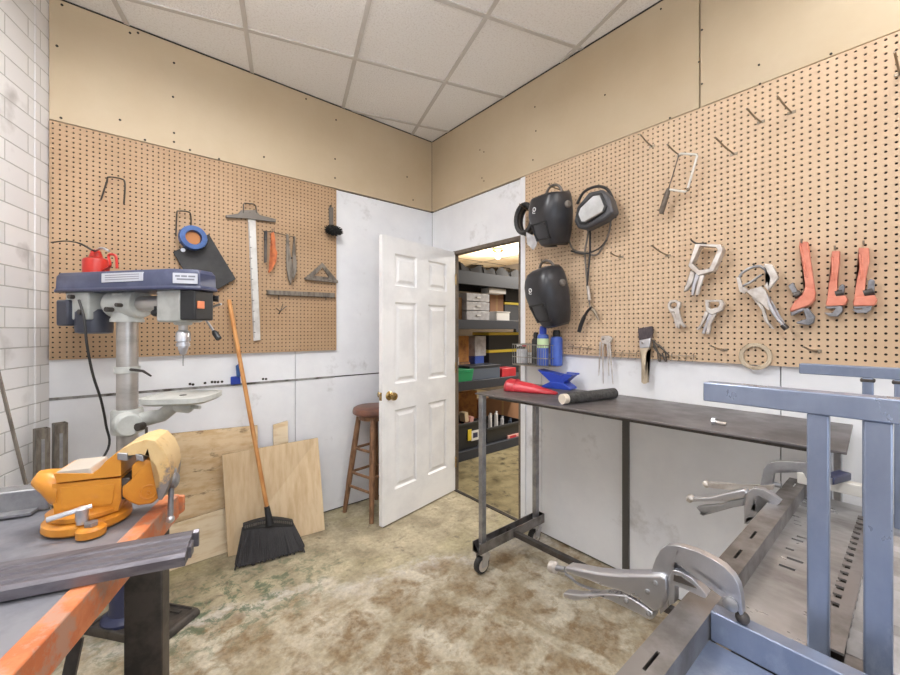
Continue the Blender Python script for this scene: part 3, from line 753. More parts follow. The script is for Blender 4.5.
for k in range(n):
    f = k/(n-1)
    for row in (-1, 0, 1):
        p = hl.lerp(hr, f)+nrm_*row*.012; q = pL.lerp(pR, f)+nrm_*row*.03+V((random.uniform(-.006,.006), random.uniform(-.012,.012), random.uniform(0,.012)))
        b.tube([p, p.lerp(q, .5)+V((0,-.004,0)), q], [.0055,.006,.0045], 5)
b.build('bristles', bristle_m, t)['kind'] = 'stuff'
b = MB()
rim = []
for k in range(13):
    f = k/12; p = hl.lerp(hr, f)+V((0,0,.012+.022*math.sin(math.pi*f))); rim.append(p)
rings = []
for k, p in enumerate(rim):
    h = .012+.006*math.sin(math.pi*k/12)
    rings.append([p+nrm_*.024+V((0,0,-h*1.7)), p+nrm_*.02+V((0,0,h)), p-nrm_*.02+V((0,0,h)), p-nrm_*.024+V((0,0,-h*1.7))])
b.loft(rings); b.build('head', rubber_m, t, bevel=.003)
b = MB()
for k in range(1, 24):
    p = hl.lerp(hr, k/24)+V((0,0,.016+.022*math.sin(math.pi*k/24))); b.box(p-nrm_*.024+V((0,0,-.003)), (.007,.007,.014))
b.build('head_stitching', tsqh_m, t)['kind'] = 'stuff'
hd = (top-neck).normalized()
b = MB(); b.tube([neck-hd*.05, neck, neck+hd*.06], [.026,.019,.015], 14); b.build('socket', black_m, t)
b = MB(); b.tube([neck+hd*.03, top], .0125, 14); b.build('handle', handle_wood, t)

# ------------------------------------------------------------------ stool behind the door
t = thing('bar_stool', 'worn round wooden bar stool half hidden behind the open door', 'stool', V((-.695,-.215,0)))
cx, cy = -.700, -.195; sr = .158
b = MB(); b.lathe(V((cx,cy,.735)), V((0,0,1)), [(sr*.9,0),(sr,.012),(sr*1.01,.03),(sr*.97,.048),(sr*.86,.058),(.01,.056)], 32); b.build('seat', seat_m, t)
b = MB(); b.lathe(V((cx,cy,.70)), V((0,0,1)), [(.115,0),(.115,.036),(.1,.036)], 28); b.build('seat_rim', stool_m, t)
legs = []
for (fx, fy) in ((-.592,-.035),(-.885,-.078),(-.812,-.362),(-.545,-.318)):
    ft = V((fx, fy, 0)); tp = V((cx, cy, .715)).lerp(V((fx, fy, .715)), .52)
    legs.append((ft, tp))
    b = MB(); b.tube([ft, ft.lerp(tp,.35), ft.lerp(tp,.7), tp], [.016,.021,.022,.019], 14); b.build('leg', stool_m, t)
for (h, pairs) in ((.30, ((0,1),(1,2),(2,3),(3,0))), (.20, ((1,2),(3,0))), (.48, ((0,1),(1,2)))):
    for (i, j) in pairs:
        f = h/.715; b = MB(); b.tube([legs[i][0].lerp(legs[i][1], f), legs[j][0].lerp(legs[j][1], f)], .010, 10); b.build('rung', stool_m, t)

# ------------------------------------------------------------------ the open six panel door
t = thing('panel_door', 'white six panel door standing open into the workshop', 'door', V((-.01,-.283,0)))
t['category'] = 'door'
h0 = V((-.006, -.287, 0)); f0 = V((-.800, -.448, 0)); dw = (f0-h0).normalized(); dn = V((dw.y, -dw.x, 0)); dn = dn if dn.y < 0 else -dn
Wd = (f0-h0).length; T = .035; z0, z1 = .012, 2.03
def dp(s, z, n): return h0+dw*s+dn*n+V((0,0,z))
cols = [(.115, .115+.225), (Wd-.115-.225, Wd-.115)]; rows = [(.235,.80),(.985,1.57),(1.685,1.915)]
xs = sorted({0, Wd, *[q for c in cols for q in c]}); zs = sorted({z0, z1, *[q for r in rows for q in r]})
b = MB()
for i in range(len(xs)-1):
    for j in range(len(zs)-1):
        panel = any(abs(xs[i]-c[0]) < 1e-6 for c in cols) and any(abs(zs[j]-r[0]) < 1e-6 for r in rows)
        for side in (1, -1):
            nf = T if side == 1 else 0
            q = [b.bm.verts.new(dp(x, z, nf)) for (x, z) in ((xs[i],zs[j]),(xs[i+1],zs[j]),(xs[i+1],zs[j+1]),(xs[i],zs[j+1]))]
            if not panel: b.bm.faces.new(q); continue
            prev = q
            for (m_, dep) in ((.012,.010),(.026,.010),(.046,.002)):
                nxt = [b.bm.verts.new(dp(x, z, nf-side*dep)) for (x, z) in ((xs[i]+m_,zs[j]+m_),(xs[i+1]-m_,zs[j]+m_),(xs[i+1]-m_,zs[j+1]-m_),(xs[i]+m_,zs[j+1]-m_))]
                b.quads(prev, nxt); prev = nxt
            b.bm.faces.new(prev)
c8 = [dp(0,z0,0), dp(Wd,z0,0), dp(Wd,z0,T), dp(0,z0,T)]
for (p, q, r_, s_) in ((dp(0,z0,0),dp(Wd,z0,0),dp(Wd,z0,T),dp(0,z0,T)),(dp(0,z1,0),dp(Wd,z1,0),dp(Wd,z1,T),dp(0,z1,T)),(dp(0,z0,0),dp(0,z1,0),dp(0,z1,T),dp(0,z0,T)),(dp(Wd,z0,0),dp(Wd,z1,0),dp(Wd,z1,T),dp(Wd,z0,T))):
    b.bm.faces.new([b.bm.verts.new(x) for x in (p, q, r_, s_)])
bmesh.ops.remove_doubles(b.bm, verts=b.bm.verts, dist=1e-5)
leaf = b.build('leaf', door_m, t, smooth=0)
for (side, nm) in ((1, 'knob'), (-1, 'knob')):
    c = dp(Wd-.062, .91, T if side == 1 else 0); a = dn*side
    b = MB(); b.lathe(c, a, [(.032,0),(.032,.004),(.022,.010),(.012,.014),(.011,.03),(.022,.036),(.029,.048),(.026,.060),(.012,.066),(.001,.067)], 24); b.build(nm, brass_m, t)
b = MB(); c = dp(Wd, .91, T/2); b.box(c+dw*.0008, (.003,.024,.056), Matrix((dw, dn, V((0,0,1)))).transposed()); b.build('latch_plate', brass_m, t)
for z in (.25, 1.05, 1.80):
    b = MB(); b.cyl(dp(-.005,z-.045,T+.003), dp(-.005,z+.045,T+.003), .006, seg=10); b.build('hinge', brass_m, t)
railtop_m = mat('dusty worn rail', (186,176,164), .5, c2=(204,160,92), nscale=9, lo=.5, hi=.62)
# ================================================================== DRILL PRESS
DC = V((-2.143,-.462,0)); DH = V((.618,-.786,0)).normalized(); DN = V((.786,.618,0)).normalized()
def DP(px, py, s=0.0):
    d = ray(px, py); return CAM+d*((s+(DC-CAM).dot(DN))/d.dot(DN))
def dq(t, s, z): return DC+DH*t+DN*s+V((0,0,z))
def tz(p): q = p-DC; return q.dot(DH), q.z
RD = Matrix((DH, DN, V((0,0,1)))).transposed()
t = thing('drill_press', 'tall drill press with slate blue belt cover standing by the brick corner', 'drill press', dq(0,0,0))
b = MB(); q0, q1, q2, q3 = V((-2.045,-.761,0)), V((-1.872,-.627,0)), V((-2.13,-.299,0)), V((-2.303,-.433,0))
cen = (q0+q1+q2+q3)/4
def inset(p, k, z): return cen+(p-cen)*k+V((0,0,z))
rings = [[inset(p, k, z) for p in (q0,q1,q2,q3)] for (k, z) in ((1,0),(1,.018),(.95,.034),(.86,.036),(.85,.028))]
b.loft(rings); b.build('base', darksteel_m, t, bevel=.003)
b = MB(); e0 = (q1-q0).normalized(); e1 = (q2-q1).normalized()
for k in (.2, .8):
    c = q0.lerp(q1, k)+e1*.07; b.bar(c+V((0,0,.031)), c+e1*.06+V((0,0,.031)), .016, .006)
b.build_each('slot', dark_gap, t)
b = MB(); b.lathe(dq(0,0,.03), V((0,0,1)), [(.098,0),(.098,.012),(.088,.022),(.07,.03),(.066,.05),(.066,.46),(.05,.47)], 28); b.build('column_foot', navy_m, t)
b = MB(); b.cyl(dq(0,0,.03), dq(0,0,1.50), .041, seg=28); b.build('column', column_m, t)
b = MB(); zc = tz(DP(129,369))[1]; b.lathe(dq(0,0,zc-.018), V((0,0,1)), [(.042,0),(.049,0),(.049,.03),(.042,.03)], 28); ring_ = b.build('depth_collar', castgrey_m, t, bevel=.002)
b = MB(); p = dq(.045,-.02,zc); b.tube([p, DP(143,371,-.03), DP(151,376,-.03)], [.007,.006,.004], 8); b.build('collar_screw', darksteel_m, t)
# sleeve and horizontal ram
z_r = tz(DP(130,304))[1]
b = MB(); b.lathe(dq(0,0,z_r-.085), V((0,0,1)), [(.043,0),(.064,0),(.064,.012),(.055,.03),(.052,.11),(.058,.13)], 28); b.build('column_sleeve', castgrey_m, t)
b = MB(); b.lathe(dq(-.075,0,z_r), DH, [(.03,0),(.062,0),(.066,.01),(.066,.15),(.062,.16),(.03,.16)], 28); b.build('ram_clamp', castgrey_m, t, bevel=.002)
b = MB(); b.cyl(dq(-.2,0,z_r), dq(.30,0,z_r), .036, seg=24); b.build('ram', column_m, t)
b = MB(); p = dq(.0,-.066,z_r-.03); b.cyl(p, p-DN*.03, .011, seg=8); p = dq(.05,-.064,z_r-.01); b.cyl(p, p-DN*.026, .009, seg=8); b.build_each('lock_bolt', darksteel_m, t)
b = MB(); p = DP(156,313,-.05); b.ball(p, .02, 1,1,.8); b.cyl(p, p+V((0,0,.03)), .008, seg=8); b.build('lock_knob', black_m, t)
# gear head
b = MB(); b.loft([[dq(x, s, z) for (x, s) in ((.235,-.062),(.365,-.062),(.365,.062),(.235,.062))] for z in (tz(DP(180,322,-.06))[1], tz(DP(180,289,-.06))[1])]); b.build('head_casting', castgrey_m, t, bevel=.01)
b = MB(); b.lathe(dq(.315,0,z_r-.10), V((0,0,1)), [(.03,0),(.036,.006),(.036,.06)], 20); b.build('quill_boss', castgrey_m, t)
zt, zb = tz(DP(200,289,-.05))[1], tz(DP(200,320,-.05))[1]
b = MB(); b.loft([[dq(x, s, z) for (x, s) in ((.366,-.066),(.43,-.05),(.43,.05),(.366,.066))] for z in (zb, zt)]); fp = b.build('front_panel', black_m, t, bevel=.006)
b = MB(); p = dq(.432,-.024,(zt+zb)/2-.0); b.box(p, (.018,.03,.034), RD); b.build('switch', orangeplastic_m, fp, bevel=.003)
b = MB(); p = dq(.40,.06,(zt+zb)/2+.035); b.tube([p, p+DN*.02+DH*.03], [.012,.016], 12); b.build('depth_knob', black_m, fp)
zq = zb
b = MB(); b.cyl(dq(.315,0,zb-.055), dq(.315,0,zb+.02), .018, seg=20); b.build('quill', column_m, t)
zc1, zc0 = tz(DP(188,331))[1], tz(DP(188,355))[1]
b = MB(); hh = zc1-zc0
b.lathe(dq(.315,0,zc0), V((0,0,1)), [(.006,0),(.012,.004),(.020,hh*.28),(.020,hh*.34),(.027,hh*.36),(.027,hh*.5),(.023,hh*.52),(.023,hh*.56),(.029,hh*.58),(.029,hh*.9),(.022,hh*1.0),(.012,hh*1.1)], 24); ch = b.build('chuck', chrome_m, t)
b = MB(); b.cyl(dq(.315,0,zc0-.05), dq(.315,0,zc0+.004), .0022, .003, seg=8); b.build('drill_bit', steel_m, ch)
b = MB(); hub = dq(.33,.075,z_r-.03); b.cyl(hub-DN*.02, hub+DN*.02, .026); b.build('feed_hub', castgrey_m, t)
b = MB(); e = DP(219,339,.08); b.tube([hub, hub.lerp(e,.75)], .0055, 8); b.build('feed_lever', chrome_m, t)
b = MB(); b.tube([hub.lerp(e,.72), hub.lerp(e,.8), e], [.008,.014,.013], 10); b.build('feed_grip', black_m, t)
e2 = hub+DH*.03+V((0,0,.16)); b = MB(); b.tube([hub, hub+DN*.02+DH*.10+V((0,0,.03))], .0055, 8); b.build('feed_lever', chrome_m, t)
# belt cover: tapered tray with a lip
ztp = tz(DP(190,267,-.105))[1]; zmd = tz(DP(190,281,-.105))[1]; zbt = tz(DP(190,288.5,-.105))[1]
plan = [(-.315,-.085),(-.285,-.105),(.36,-.105),(.455,-.045),(.455,.045),(.36,.105),(-.285,.105),(-.315,.085)]
def pl(k, z): return [dq(x*(1 if k == 1 else (1-(1-k)*.35)), s*k, z) for (x, s) in plan]
b = MB(); b.loft([pl(1,zbt), pl(1.0,zbt+.012), pl(.97,zbt+.016), pl(.95,ztp-.018), pl(.86,ztp)]); cov = b.build('belt_cover', bluecover_m, t, bevel=.003)
b = MB(); b.loft([pl(1.012,zbt+.001), pl(1.012,zbt+.010)]); b.build('cover_lip', navy_m, cov, bevel=.002)
f = lambda px, py: DP(px, py, -.1035)
b = MB(); b.prism([f(101.5,273.5),(f(142.5,271.8)),f(142.5,280.5),f(101.5,282.5)], DN*.006); lb = b.build('side_label', label_m, cov, smooth=0)
b = MB()
for k in range(3):
    y = 275.2+k*2.2; b.prism([f(105,y),f(139,y-1.5),f(139,y-.9),f(105,y+.7)], -DN*.0006)
b.build('print', labeltext_m, lb, smooth=0)['kind'] = 'stuff'
# nameplate on the slanted front face
a0, a1 = dq(.36*.985,-.1035,0), dq(.455*.985,-.047,0); dd = (a1-a0).normalized(); nn = V((dd.y,-dd.x,0)); nn = nn if nn.dot(DN) < 0 else -nn
def fr(k, z, o=.001): return a0.lerp(a1, k)+V((0,0,z))+nn*o
b = MB(); z0_, z1_ = zbt+.026, ztp-.020
b.prism([fr(.12,z0_),fr(.95,z0_),fr(.95,z1_),fr(.12,z1_)], nn*.003); np_ = b.build('nameplate', label_m, cov, smooth=0)
b = MB()
for (ka, kb, za) in ((.2,.36,.62),(.4,.6,.62),(.64,.88,.62),(.25,.85,.32)):
    zz = z0_+(z1_-z0_)*za; b.prism([fr(ka,zz,.0045),fr(kb,zz,.0045),fr(kb,zz+.007,.0045),fr(ka,zz+.007,.0045)], -nn*.001)
b.build('print', labeltext_m, np_, smooth=0)['kind'] = 'stuff'
# motor at the rear
b = MB(); b.loft([[dq(x, s, z) for (x, s) in ((-.25,-.085),(-.115,-.085),(-.115,.06),(-.25,.06))] for z in (z_r-.075, zbt)]); b.build('motor_bracket', castgrey_m, t, bevel=.006)
mz = tz(DP(90,318,-.02))[1]
b = MB(); b.lathe(dq(-.17,-.02,mz-.075), V((0,0,1)), [(.05,0),(.068,.006),(.07,.03),(.07,.10),(.06,.115)], 28); b.build('motor', motor_m, t)
b = MB(); p = DP(69,313,-.075); b.box(p, (.07,.06,.12), RD); b.build('capacitor_box', motor_m, t, bevel=.008)
b = MB(); p = dq(-.15,-.085,z_r-.04); b.tube([p, p-DN*.014], [.012,.012], 10); p = dq(-.20,-.085,z_r+.03); b.tube([p, p-DN*.02], [.01,.01], 10); b.build_each('bracket_bolt', darksteel_m, t)
# table and its arm
za = tz(DP(133,421))[1]
b = MB(); b.lathe(dq(0,0,za-.055), V((0,0,1)), [(.043,0),(.060,0),(.062,.01),(.062,.10),(.058,.11),(.043,.11)], 28); arm = b.build('table_bracket', castgrey_m, t)
b = MB(); b.lathe(dq(.05,-.045,za), (DH*.9-DN*.45), [(.02,-.03),(.05,-.02),(.052,.05),(.046,.06)], 24); b.build('tilt_joint', castgrey_m, arm, bevel=.003)
zt_ = tz(DP(190,397,-.05))[1]
ta = dq(.315,0,zt_)
b = MB(); b.tube([dq(.09,0,za+.01), dq(.2,0,za+.035), dq(.30,0,zt_-.03)], [.035,.03,.028], 14); b.build('table_arm', castgrey_m, arm)
b = MB(); p = dq(.13,-.03,za-.01); b.cyl(p, p-DN*.03, .018, seg=14); b.cyl(p-DN*.02+DH*.04, p-DN*.02+DH*.04-V((0,0,.055)), .0055, seg=8); b.build_each('arm_lock', darksteel_m, arm)
pts = []
for k in range(32):
    a = 6.28318*k/32; c, s = math.cos(a), math.sin(a); e = 4.0
    pts.append((.135*math.copysign(abs(c)**(2/e), c), .135*math.copysign(abs(s)**(2/e), s)))
tdh, tdn = (DH*.94+DN*.34).normalized(), (DN*.94-DH*.34).normalized()
b = MB(); b.loft([[ta+tdh*x*k+tdn*y*k+V((0,0,z)) for (x, y) in pts] for (k, z) in ((.9,-.03),(1,-.02),(1,0),(.9,0),(.89,-.004))]); tb = b.build('table', castgrey_m, t)
b = MB(); b.cyl(ta+V((0,0,-.0035)), ta+V((0,0,-.002)), .014, seg=18); b.build('table_hole', dark_gap, tb)
b = MB(); p = ta+DH*.02-DN*.02-V((0,0,.05)); b.lathe(p, DH, [(.01,-.03),(.026,-.028),(.028,.03),(.015,.05),(.008,.05),(.008,.09)], 16); b.build('table_knob', castgrey_m, tb)
# power cord
pts = [DP(79,300,-.1), DP(84,318,-.11), DP(87,345,-.1), DP(93,375,-.06), DP(101,400,0), DP(106,425,.04), DP(108,449,.05)]
pts += [V((-2.31,-.38,.62)), V((-2.35,-.33,.25)), V((-2.36,-.25,.02))]
b = MB(); b.tube(spline(pts, 6), .0055, 8); b.build('power_cord', blackcable_m, t)

# red oil can standing on the belt cover
oc = DP(96, 268, -.01); oc = V((oc.x, oc.y, ztp+.001))
t = thing('oil_can', 'red pump oil can with a long thin spout on top of the drill press', 'oil can', oc)
b = MB(); b.lathe(oc, V((0,0,1)), [(.046,0),(.050,.004),(.050,.062),(.046,.072),(.026,.082),(.022,.10),(.016,.105)], 28); b.build('body', red_m, t)
hz = oc+V((0,0,.10))
b = MB(); b.lathe(hz, V((0,0,1)), [(.02,-.004),(.02,.008),(.012,.016),(.006,.02)], 16); b.build('cap', red_m, t)
s_ = .0
b = MB(); b.tube(spline([hz+V((0,0,.012)), D(92,250,1.80), D(80,243.5,1.79), D(66,241,1.78), D(51,242.5,1.77)], 6), [.0045]*13+[.003]*12, 8); b.build('spout', hook_m, t)
b = MB(); b.tube(spline([hz+V((0,0,.014)), D(102,248,1.76), D(109,251,1.75)], 5), .005, 8); b.build('pump_lever', chrome_m, t)
b = MB(); b.tube(spline([oc+DH*.046+V((0,0,.02)), D(110,266,1.75), D(108.5,256,1.75), D(112,254.5,1.75), D(116,257,1.75), D(117,268.5,1.75)], 5), .0055, 8); b.build('handle', red_m, t)

# ================================================================== WORKBENCH on the left
E1 = V((.382,.924,0)).normalized(); E2 = V((E1.y,-E1.x,0))
BO = Zp(165,510,.90); BO = V((BO.x,BO.y,0))          # right edge of the bench near its far end
def bq(a, e, z): return BO+E1*a+E2*e+V((0,0,z))
RB = Matrix((E2, E1, V((0,0,1)))).transposed()
END = .10
t = thing('workbench', 'steel topped workbench with a worn orange front rail and dark legs', 'workbench', bq(-.4,-.35,0))
b = MB(); b.box(bq(-.65,-.42,.893), (.80,1.5,.012), RB); b.build('top_plate', benchsteel_m, t, smooth=0, bevel=.001)
b = MB(); b.prism([bq(END,-.038,.9025),bq(END,0,.9025),bq(END,0,.836),bq(END,-.008,.836),bq(END,-.008,.886),bq(END,-.038,.886)], -E1*1.55); b.build('front_rail', orange_m, t, bevel=.003)
b = MB(); b.prism([bq(END,-.03,.9),bq(END,.012,.895),bq(END,.012,.85),bq(END,-.01,.835),bq(END,-.03,.86)], E1*.012); b.build('rail_end_lug', orange_m, t, bevel=.004)
lx = Zp(143.5,800,.9)
for (nm, a, e) in (('leg',.035,-.052),('leg',.035,-.78),('leg',-1.36,-.06),('leg',-1.36,-.78)):
    b = MB(); b.box(bq(a, e, .443), (.085,.05,.886), RB); b.build(nm, darksteel_m, t, bevel=.003)
b = MB(); b.bar(bq(.03,-.1,.20), bq(-1.36,-.1,.20), .03, .03); b.build('stretcher', darksteel_m, t)
p, q = Zp(64,642,.55), Zp(80,690,.35)
b = MB(); b.bar(bq(-.30,-.035,.80), bq(-.62,-.05,.03), .02, .006); b.build('brace', darksteel_m, t)

# long ridged flat bar lying across the bench
t = thing('steel_bar', 'long grey ridged steel bar lying across the orange rail at the front', 'steel bar', Zp(100,575,.905))
R0 = Zp(185,566,.904); d1 = cam2room(V((math.cos(ga),math.sin(ga))).x, math.sin(ga), 0)-cam2room(0,0,0)
d1 = V((d1.x,d1.y,0)).normalized(); d2 = V((-d1.y,d1.x,0))
prof = [(0,0),(0,.018),(.006,.024),(.016,.024),(.018,.0275),(.034,.0275),(.036,.031),(.054,.031),(.056,.034),(.078,.034),(.078,.03),(.08,0)]
b = MB(); b.prism([R0+d2*x+V((0,0,z)) for (x, z) in prof], -d1*.93); ob = b.build('bar', bar_m, t, bevel=.0008, smooth=20)
b = MB(); b.prism([R0+d2*x+V((0,0,z+.001)) for (x, z) in ((.07,.0),(.07,.03),(.078,.034),(.078,0))], d1*.010); b.build('tenon', bar_m, t)
b = MB(); b.prism([R0+d2*x+V((0,0,z)) for (x, z) in ((.026,.001),(.026,.024),(.05,.026),(.05,.001))], d1*.005); b.build('lip', bar_m, t)
# square bar behind the vise
t = thing('steel_channel', 'dark grey steel channel lying on the bench behind the vise', 'steel bar', Zp(20,512,.905))
Q0 = Zp(48,509,.903)
b = MB(); b.prism([Q0+d2*x+V((0,0,z)) for (x, z) in ((0,0),(0,.056),(.05,.056),(.05,0))], -d1*.55); b.build('web', steel_m, t, bevel=.003)
b = MB(); b.prism([Q0-d1*.02+d2*x+V((0,0,z)) for (x, z) in ((-.03,0),(-.03,.008),(0,.008),(0,0))], -d1*.5); b.build('flange', steel_m, t, bevel=.001)

# ------------------------------------------------------------------ bench vise
VB = Zp(89,521,.9025); VB = V((VB.x,VB.y,.903)); VA = d1; VS = d2          # axis of the jaws, and away from the camera
def VP_(px, py, s=0.0):
    d = ray(px, py); return CAM+d*((s+(VB-CAM).dot(VS))/d.dot(VS))
def vq(a, s, z): return VB+VA*a+VS*s+V((0,0,z))
t = thing('bench_vise', 'big yellow orange bench vise bolted on the workbench corner', 'vise', VB)
def vprism(pts, s0, s1, name, m, bevel=.006, root=None, **k):
    b = MB(); b.prism([VP_(x, y, s0) for x, y in pts], VS*(s1-s0)); return b.build(name, m, root or t, bevel=bevel, seg=3, **k)
b = MB(); b.lathe(VB, V((0,0,1)), [(.080,0),(.083,.004),(.082,.018),(.074,.024),(.06,.026)], 40); base = b.build('swivel_base', vise_m, t)
b = MB()
for (a, s) in ((.035,-.084),(-.075,.05)):
    c = vq(a, s, .0); b.lathe(c, V((0,0,1)), [(.027,0),(.027,.015),(.021,.02),(.001,.021)], 20)
b.build_each('bolt_lug', vise_m, base)
b = MB(); c = vq(.035,-.084,.021); b.cyl(c, c+V((0,0,.008)), .013, seg=6); b.build('bolt', steel_m, base)
b = MB(); b.lathe(VB+V((0,0,.026)), V((0,0,1)), [(.070,0),(.074,.003),(.074,.012),(.064,.016),(.05,.02)], 40); turn = b.build('turntable', vise_m, t)
# lock lever on the turntable
b = MB(); c = VP_(82,508,-.075); b.lathe(V((c.x,c.y,.94)), V((0,0,1)), [(.010,-.012),(.012,0),(.012,.022),(.008,.026)], 16); nut = b.build('lock_nut', chrome_m, t)
b = MB(); b.tube([VP_(47,520,-.085), VP_(78,510,-.078), VP_(92,506,-.07)], [.0062,.0055,.005], 10); b.build('lock_lever', chrome_m, t)
# fixed body: rail with anvil horn
vprism([(52,484),(54,515),(60,520),(118,511),(121,500),(121,478),(95,480),(58,484)], -.040, .045, 'body', vise_m)
vprism([(53,473.5),(57,483),(92,479),(121,476),(121,454),(116,453),(106,461),(98,470),(93,474),(88,473.5)], -.046, .055, 'fixed_jaw', vise_m, .005)
vprism([(57,471.5),(90,468),(93,474),(53,477)], -.044, .052, 'rail_top', railtop_m, .003)
b = MB(); rings = []
for (px, yc, h, w) in ((66,490,.044,.044),(56,486,.040,.044),(48,482,.030,.036),(40,480,.022,.026),(34.5,481.5,.011,.014)):
    c = VP_(px, yc, .0); rings.append([c+VS*(w*math.cos(a))+V((0,0,h*math.sin(a))) for a in [6.28318*k/18 for k in range(18)]])
b.loft(rings); b.build('anvil_horn', vise_m, t)
vprism([(60,487.5),(62,508),(66,511),(112,504),(115,484)], -.0425, -.040, 'cast_panel', vise_m, .001)
# moving jaw with its rounded shell
vprism([(131,466),(136,462),(149,459),(157,468),(160,480),(160,497),(152,504),(138,506),(128,502),(122,497),(122,486),(131,483)], -.040, .045, 'moving_jaw', vise_m, .006)
mj = [(116,454),(122,449),(134,443),(146,439.5),(155,441),(163,449),(168,460),(170,474),(168,487),(162,500),(158,500),(160,486),(160,474),(156,463),(149,457),(140,454),(128,456),(118,459)]
vprism(mj, -.050, .062, 'jaw_shell', visetop_m, .006)
vprism([(117,453),(127.5,453.5),(127.5,461),(117,460)], -.054, .066, 'jaw_plate', steel_m, .002)
vprism([(135,454),(143,455.5),(143.5,462),(136,460)], -.052, .064, 'jaw_plate', steel_m, .002)
vprism([(119,479),(130,478),(130,499),(119,500)], -.036, .03, 'slide_bar', darksteel_m, .002)
b = MB(); c = VP_(148.5,492,-.0405); b.tube(arc(c, VA, V((0,0,1)), .017, 0, 6.28318*23/24, 23), .0022, 6, closed=True); em = b.build('size_ring', vise_m, t)
text_mesh('size_number', '6', .026, vise_m, t, VP_(148.5,492,-.0405), VA, V((0,0,1)), .0022)
# screw head and handle
hb = VP_(166,481,0); tp_ = VP_(166.5,478,-.0)
b = MB(); b.lathe(hb-VA*.03, VA, [(.012,0),(.016,.02),(.02,.026),(.02,.052),(.012,.058)], 20); b.build('screw_head', steel_m, t)
b = MB(); hc = hb+VA*.012; dn_ = V((0,0,-1))*.98+VS*-.12
b.tube([hc-dn_*.022, hc+dn_*.095], .0065, 12); hd_ = b.build('handle', steel_m, t)
b = MB(); b.ball(hc-dn_*.024, .0115); b.ball(hc+dn_*.098, .010); b.build_each('handle_ball', chrome_m, hd_)

# ------------------------------------------------------------------ offcuts in the corner, strip leaning on the bricks
for (nm, x, y, ang, lab, hgt) in (('steel_offcut', -2.452,-.24, .35, 'brown grey steel box offcut standing in the brick corner, the left one of the pair', .91),
                             ('steel_offcut', -2.395,-.20, .30, 'brighter steel channel offcut standing in the brick corner beside the box offcut', .92)):
    t = thing(nm, lab, 'steel offcut', V((x,y,0))); R = Matrix.Rotation(ang, 3, 'Z')
    o4 = [R @ V(q) for q in ((-.024,-.024,0),(.024,-.024,0),(.024,.024,0),(-.024,.024,0))]; i4 = [q*.86 for q in o4]
    b = MB(); b.ring([V((x,y,0))+q for q in o4], [V((x,y,0))+q for q in i4], V((.0,.02,hgt))); b.build('tube', offcut_m, t, smooth=0, bevel=.001)
    b = MB(); b.box(V((x,y,hgt*.5))+(R @ V((0,-.0245,0)))+V((0,.01,0)), (.012,.003,hgt*.9), R); b.build('weld_seam', steel_m, t)
t = thing('flat_bar', 'thin flat steel bar leaning on the white brick wall behind the bench', 'flat bar', D(75,675,1.5))
tp_ = D(-20,298,1.50); ft = D(74,684,1.52); ft = V((ft.x,ft.y,.004)); b = MB(); b.bar(tp_, ft, .004, .022, up=V((.5,-.8,0))); b.build('bar', offcut_m, t)
b = MB(); b.cyl(tp_.lerp(ft,.04)+V((.003,-.004,0)), tp_.lerp(ft,.04)-V((.003,-.004,0)), .005, seg=8); b.build('bar_hole', dark_gap, t)
# ================================================================== RIGHT WALL THINGS
def bprism(t, name, m, pts, off, th, bevel=.0015, root=None, **k):
    b = MB(); b.prism(PB(pts, off), IN_B*th); return b.build(name, m, root or t, bevel=bevel, **k)
def peg_hook(label, base, tip, group='bare peg hooks on the pale pegboard', r=.0035, name='peg_hook'):
    p = B(base[0], base[1], BD)
    # depth of the tip: the prong stands straight out of the board
    best = min((abs((CAM+ray(*tip)*((-o-CAM.x)/ray(*tip).x)).y-p.y), o) for o in [BD+.01*k for k in range(3, 16)])[1]
    q = B(tip[0], tip[1], best)
    t = thing(name, label, 'hook', p, group)
    b = MB(); b.tube(spline([p, p.lerp(q,.5)-V((0,0,.004)), p.lerp(q,.85), q], 4), r, 8); b.build('prong', hookz_m, t)
    b = MB(); b.bb(-BD-.003, -BD, p.y-.014, p.y+.014, p.z-.006, p.z+.006); b.build('base_plate', hookz_m, t, bevel=.001)
    return t
peg_hook('bare peg hook at the top left of the pale pegboard, left of the coping saw', (652,146.5), (640,134.5))
peg_hook('peg hook whose prong carries the coping saw', (680,155.5), (667,144.5), group=None)
peg_hook('bare peg hook just right of the coping saw', (734,154), (715.5,138))
peg_hook('bare peg hook right of and above the coping saw, left one of the top pair', (761,122), (746.5,108.5))
peg_hook('bare peg hook near the upper panel edge, right one of the top pair', (791.6,112.5), (777,96))
peg_hook('bare peg hook at the far right top of the pale pegboard above the pipe wrenches', (900,74), (894.6,52))
peg_hook('bare peg hook between the hanging cable and the hexagon clamp', (668,255.6), (651,245.5))
peg_hook('bare peg hook just right of the hanging cable loops', (621,257), (610,253))
peg_hook('small bare peg hook left of the round ring at the foot of the pegboard', (724,350), (710,345.5))
peg_hook('small bare peg hook right of the round ring below the pipe wrenches', (817,351), (803,347))
# coping saw
t = thing('coping_saw', 'white framed coping saw with a dark handle hanging high on the pale pegboard', 'saw', B(684,160,BD+.03))
fo = BD+.05
b = MB(); b.tube(PB([(679,154.5),(681,153.6),(696,154.6),(697,156),(687,191),(685,191.8),(669,189.6)], fo), .0055, 8); b.build('frame', whitebar_m, t)
b = MB(); b.bar(B(679,154.5,fo), B(668.4,189.4,fo), .002, .006, up=V((1,0,0))); b.build('blade', darksteel_m, t)
b = MB(); b.tube(PB([(668.6,188.5),(667.3,193),(664.5,202),(662,210),(661.4,213.5)], fo), [.008,.012,.0125,.013,.009], 14); b.build('handle', jamb_m, t)
b = MB(); p = B(688,189.5,fo); b.ball(p, .009); b.build('wing_nut', hookz_m, t)
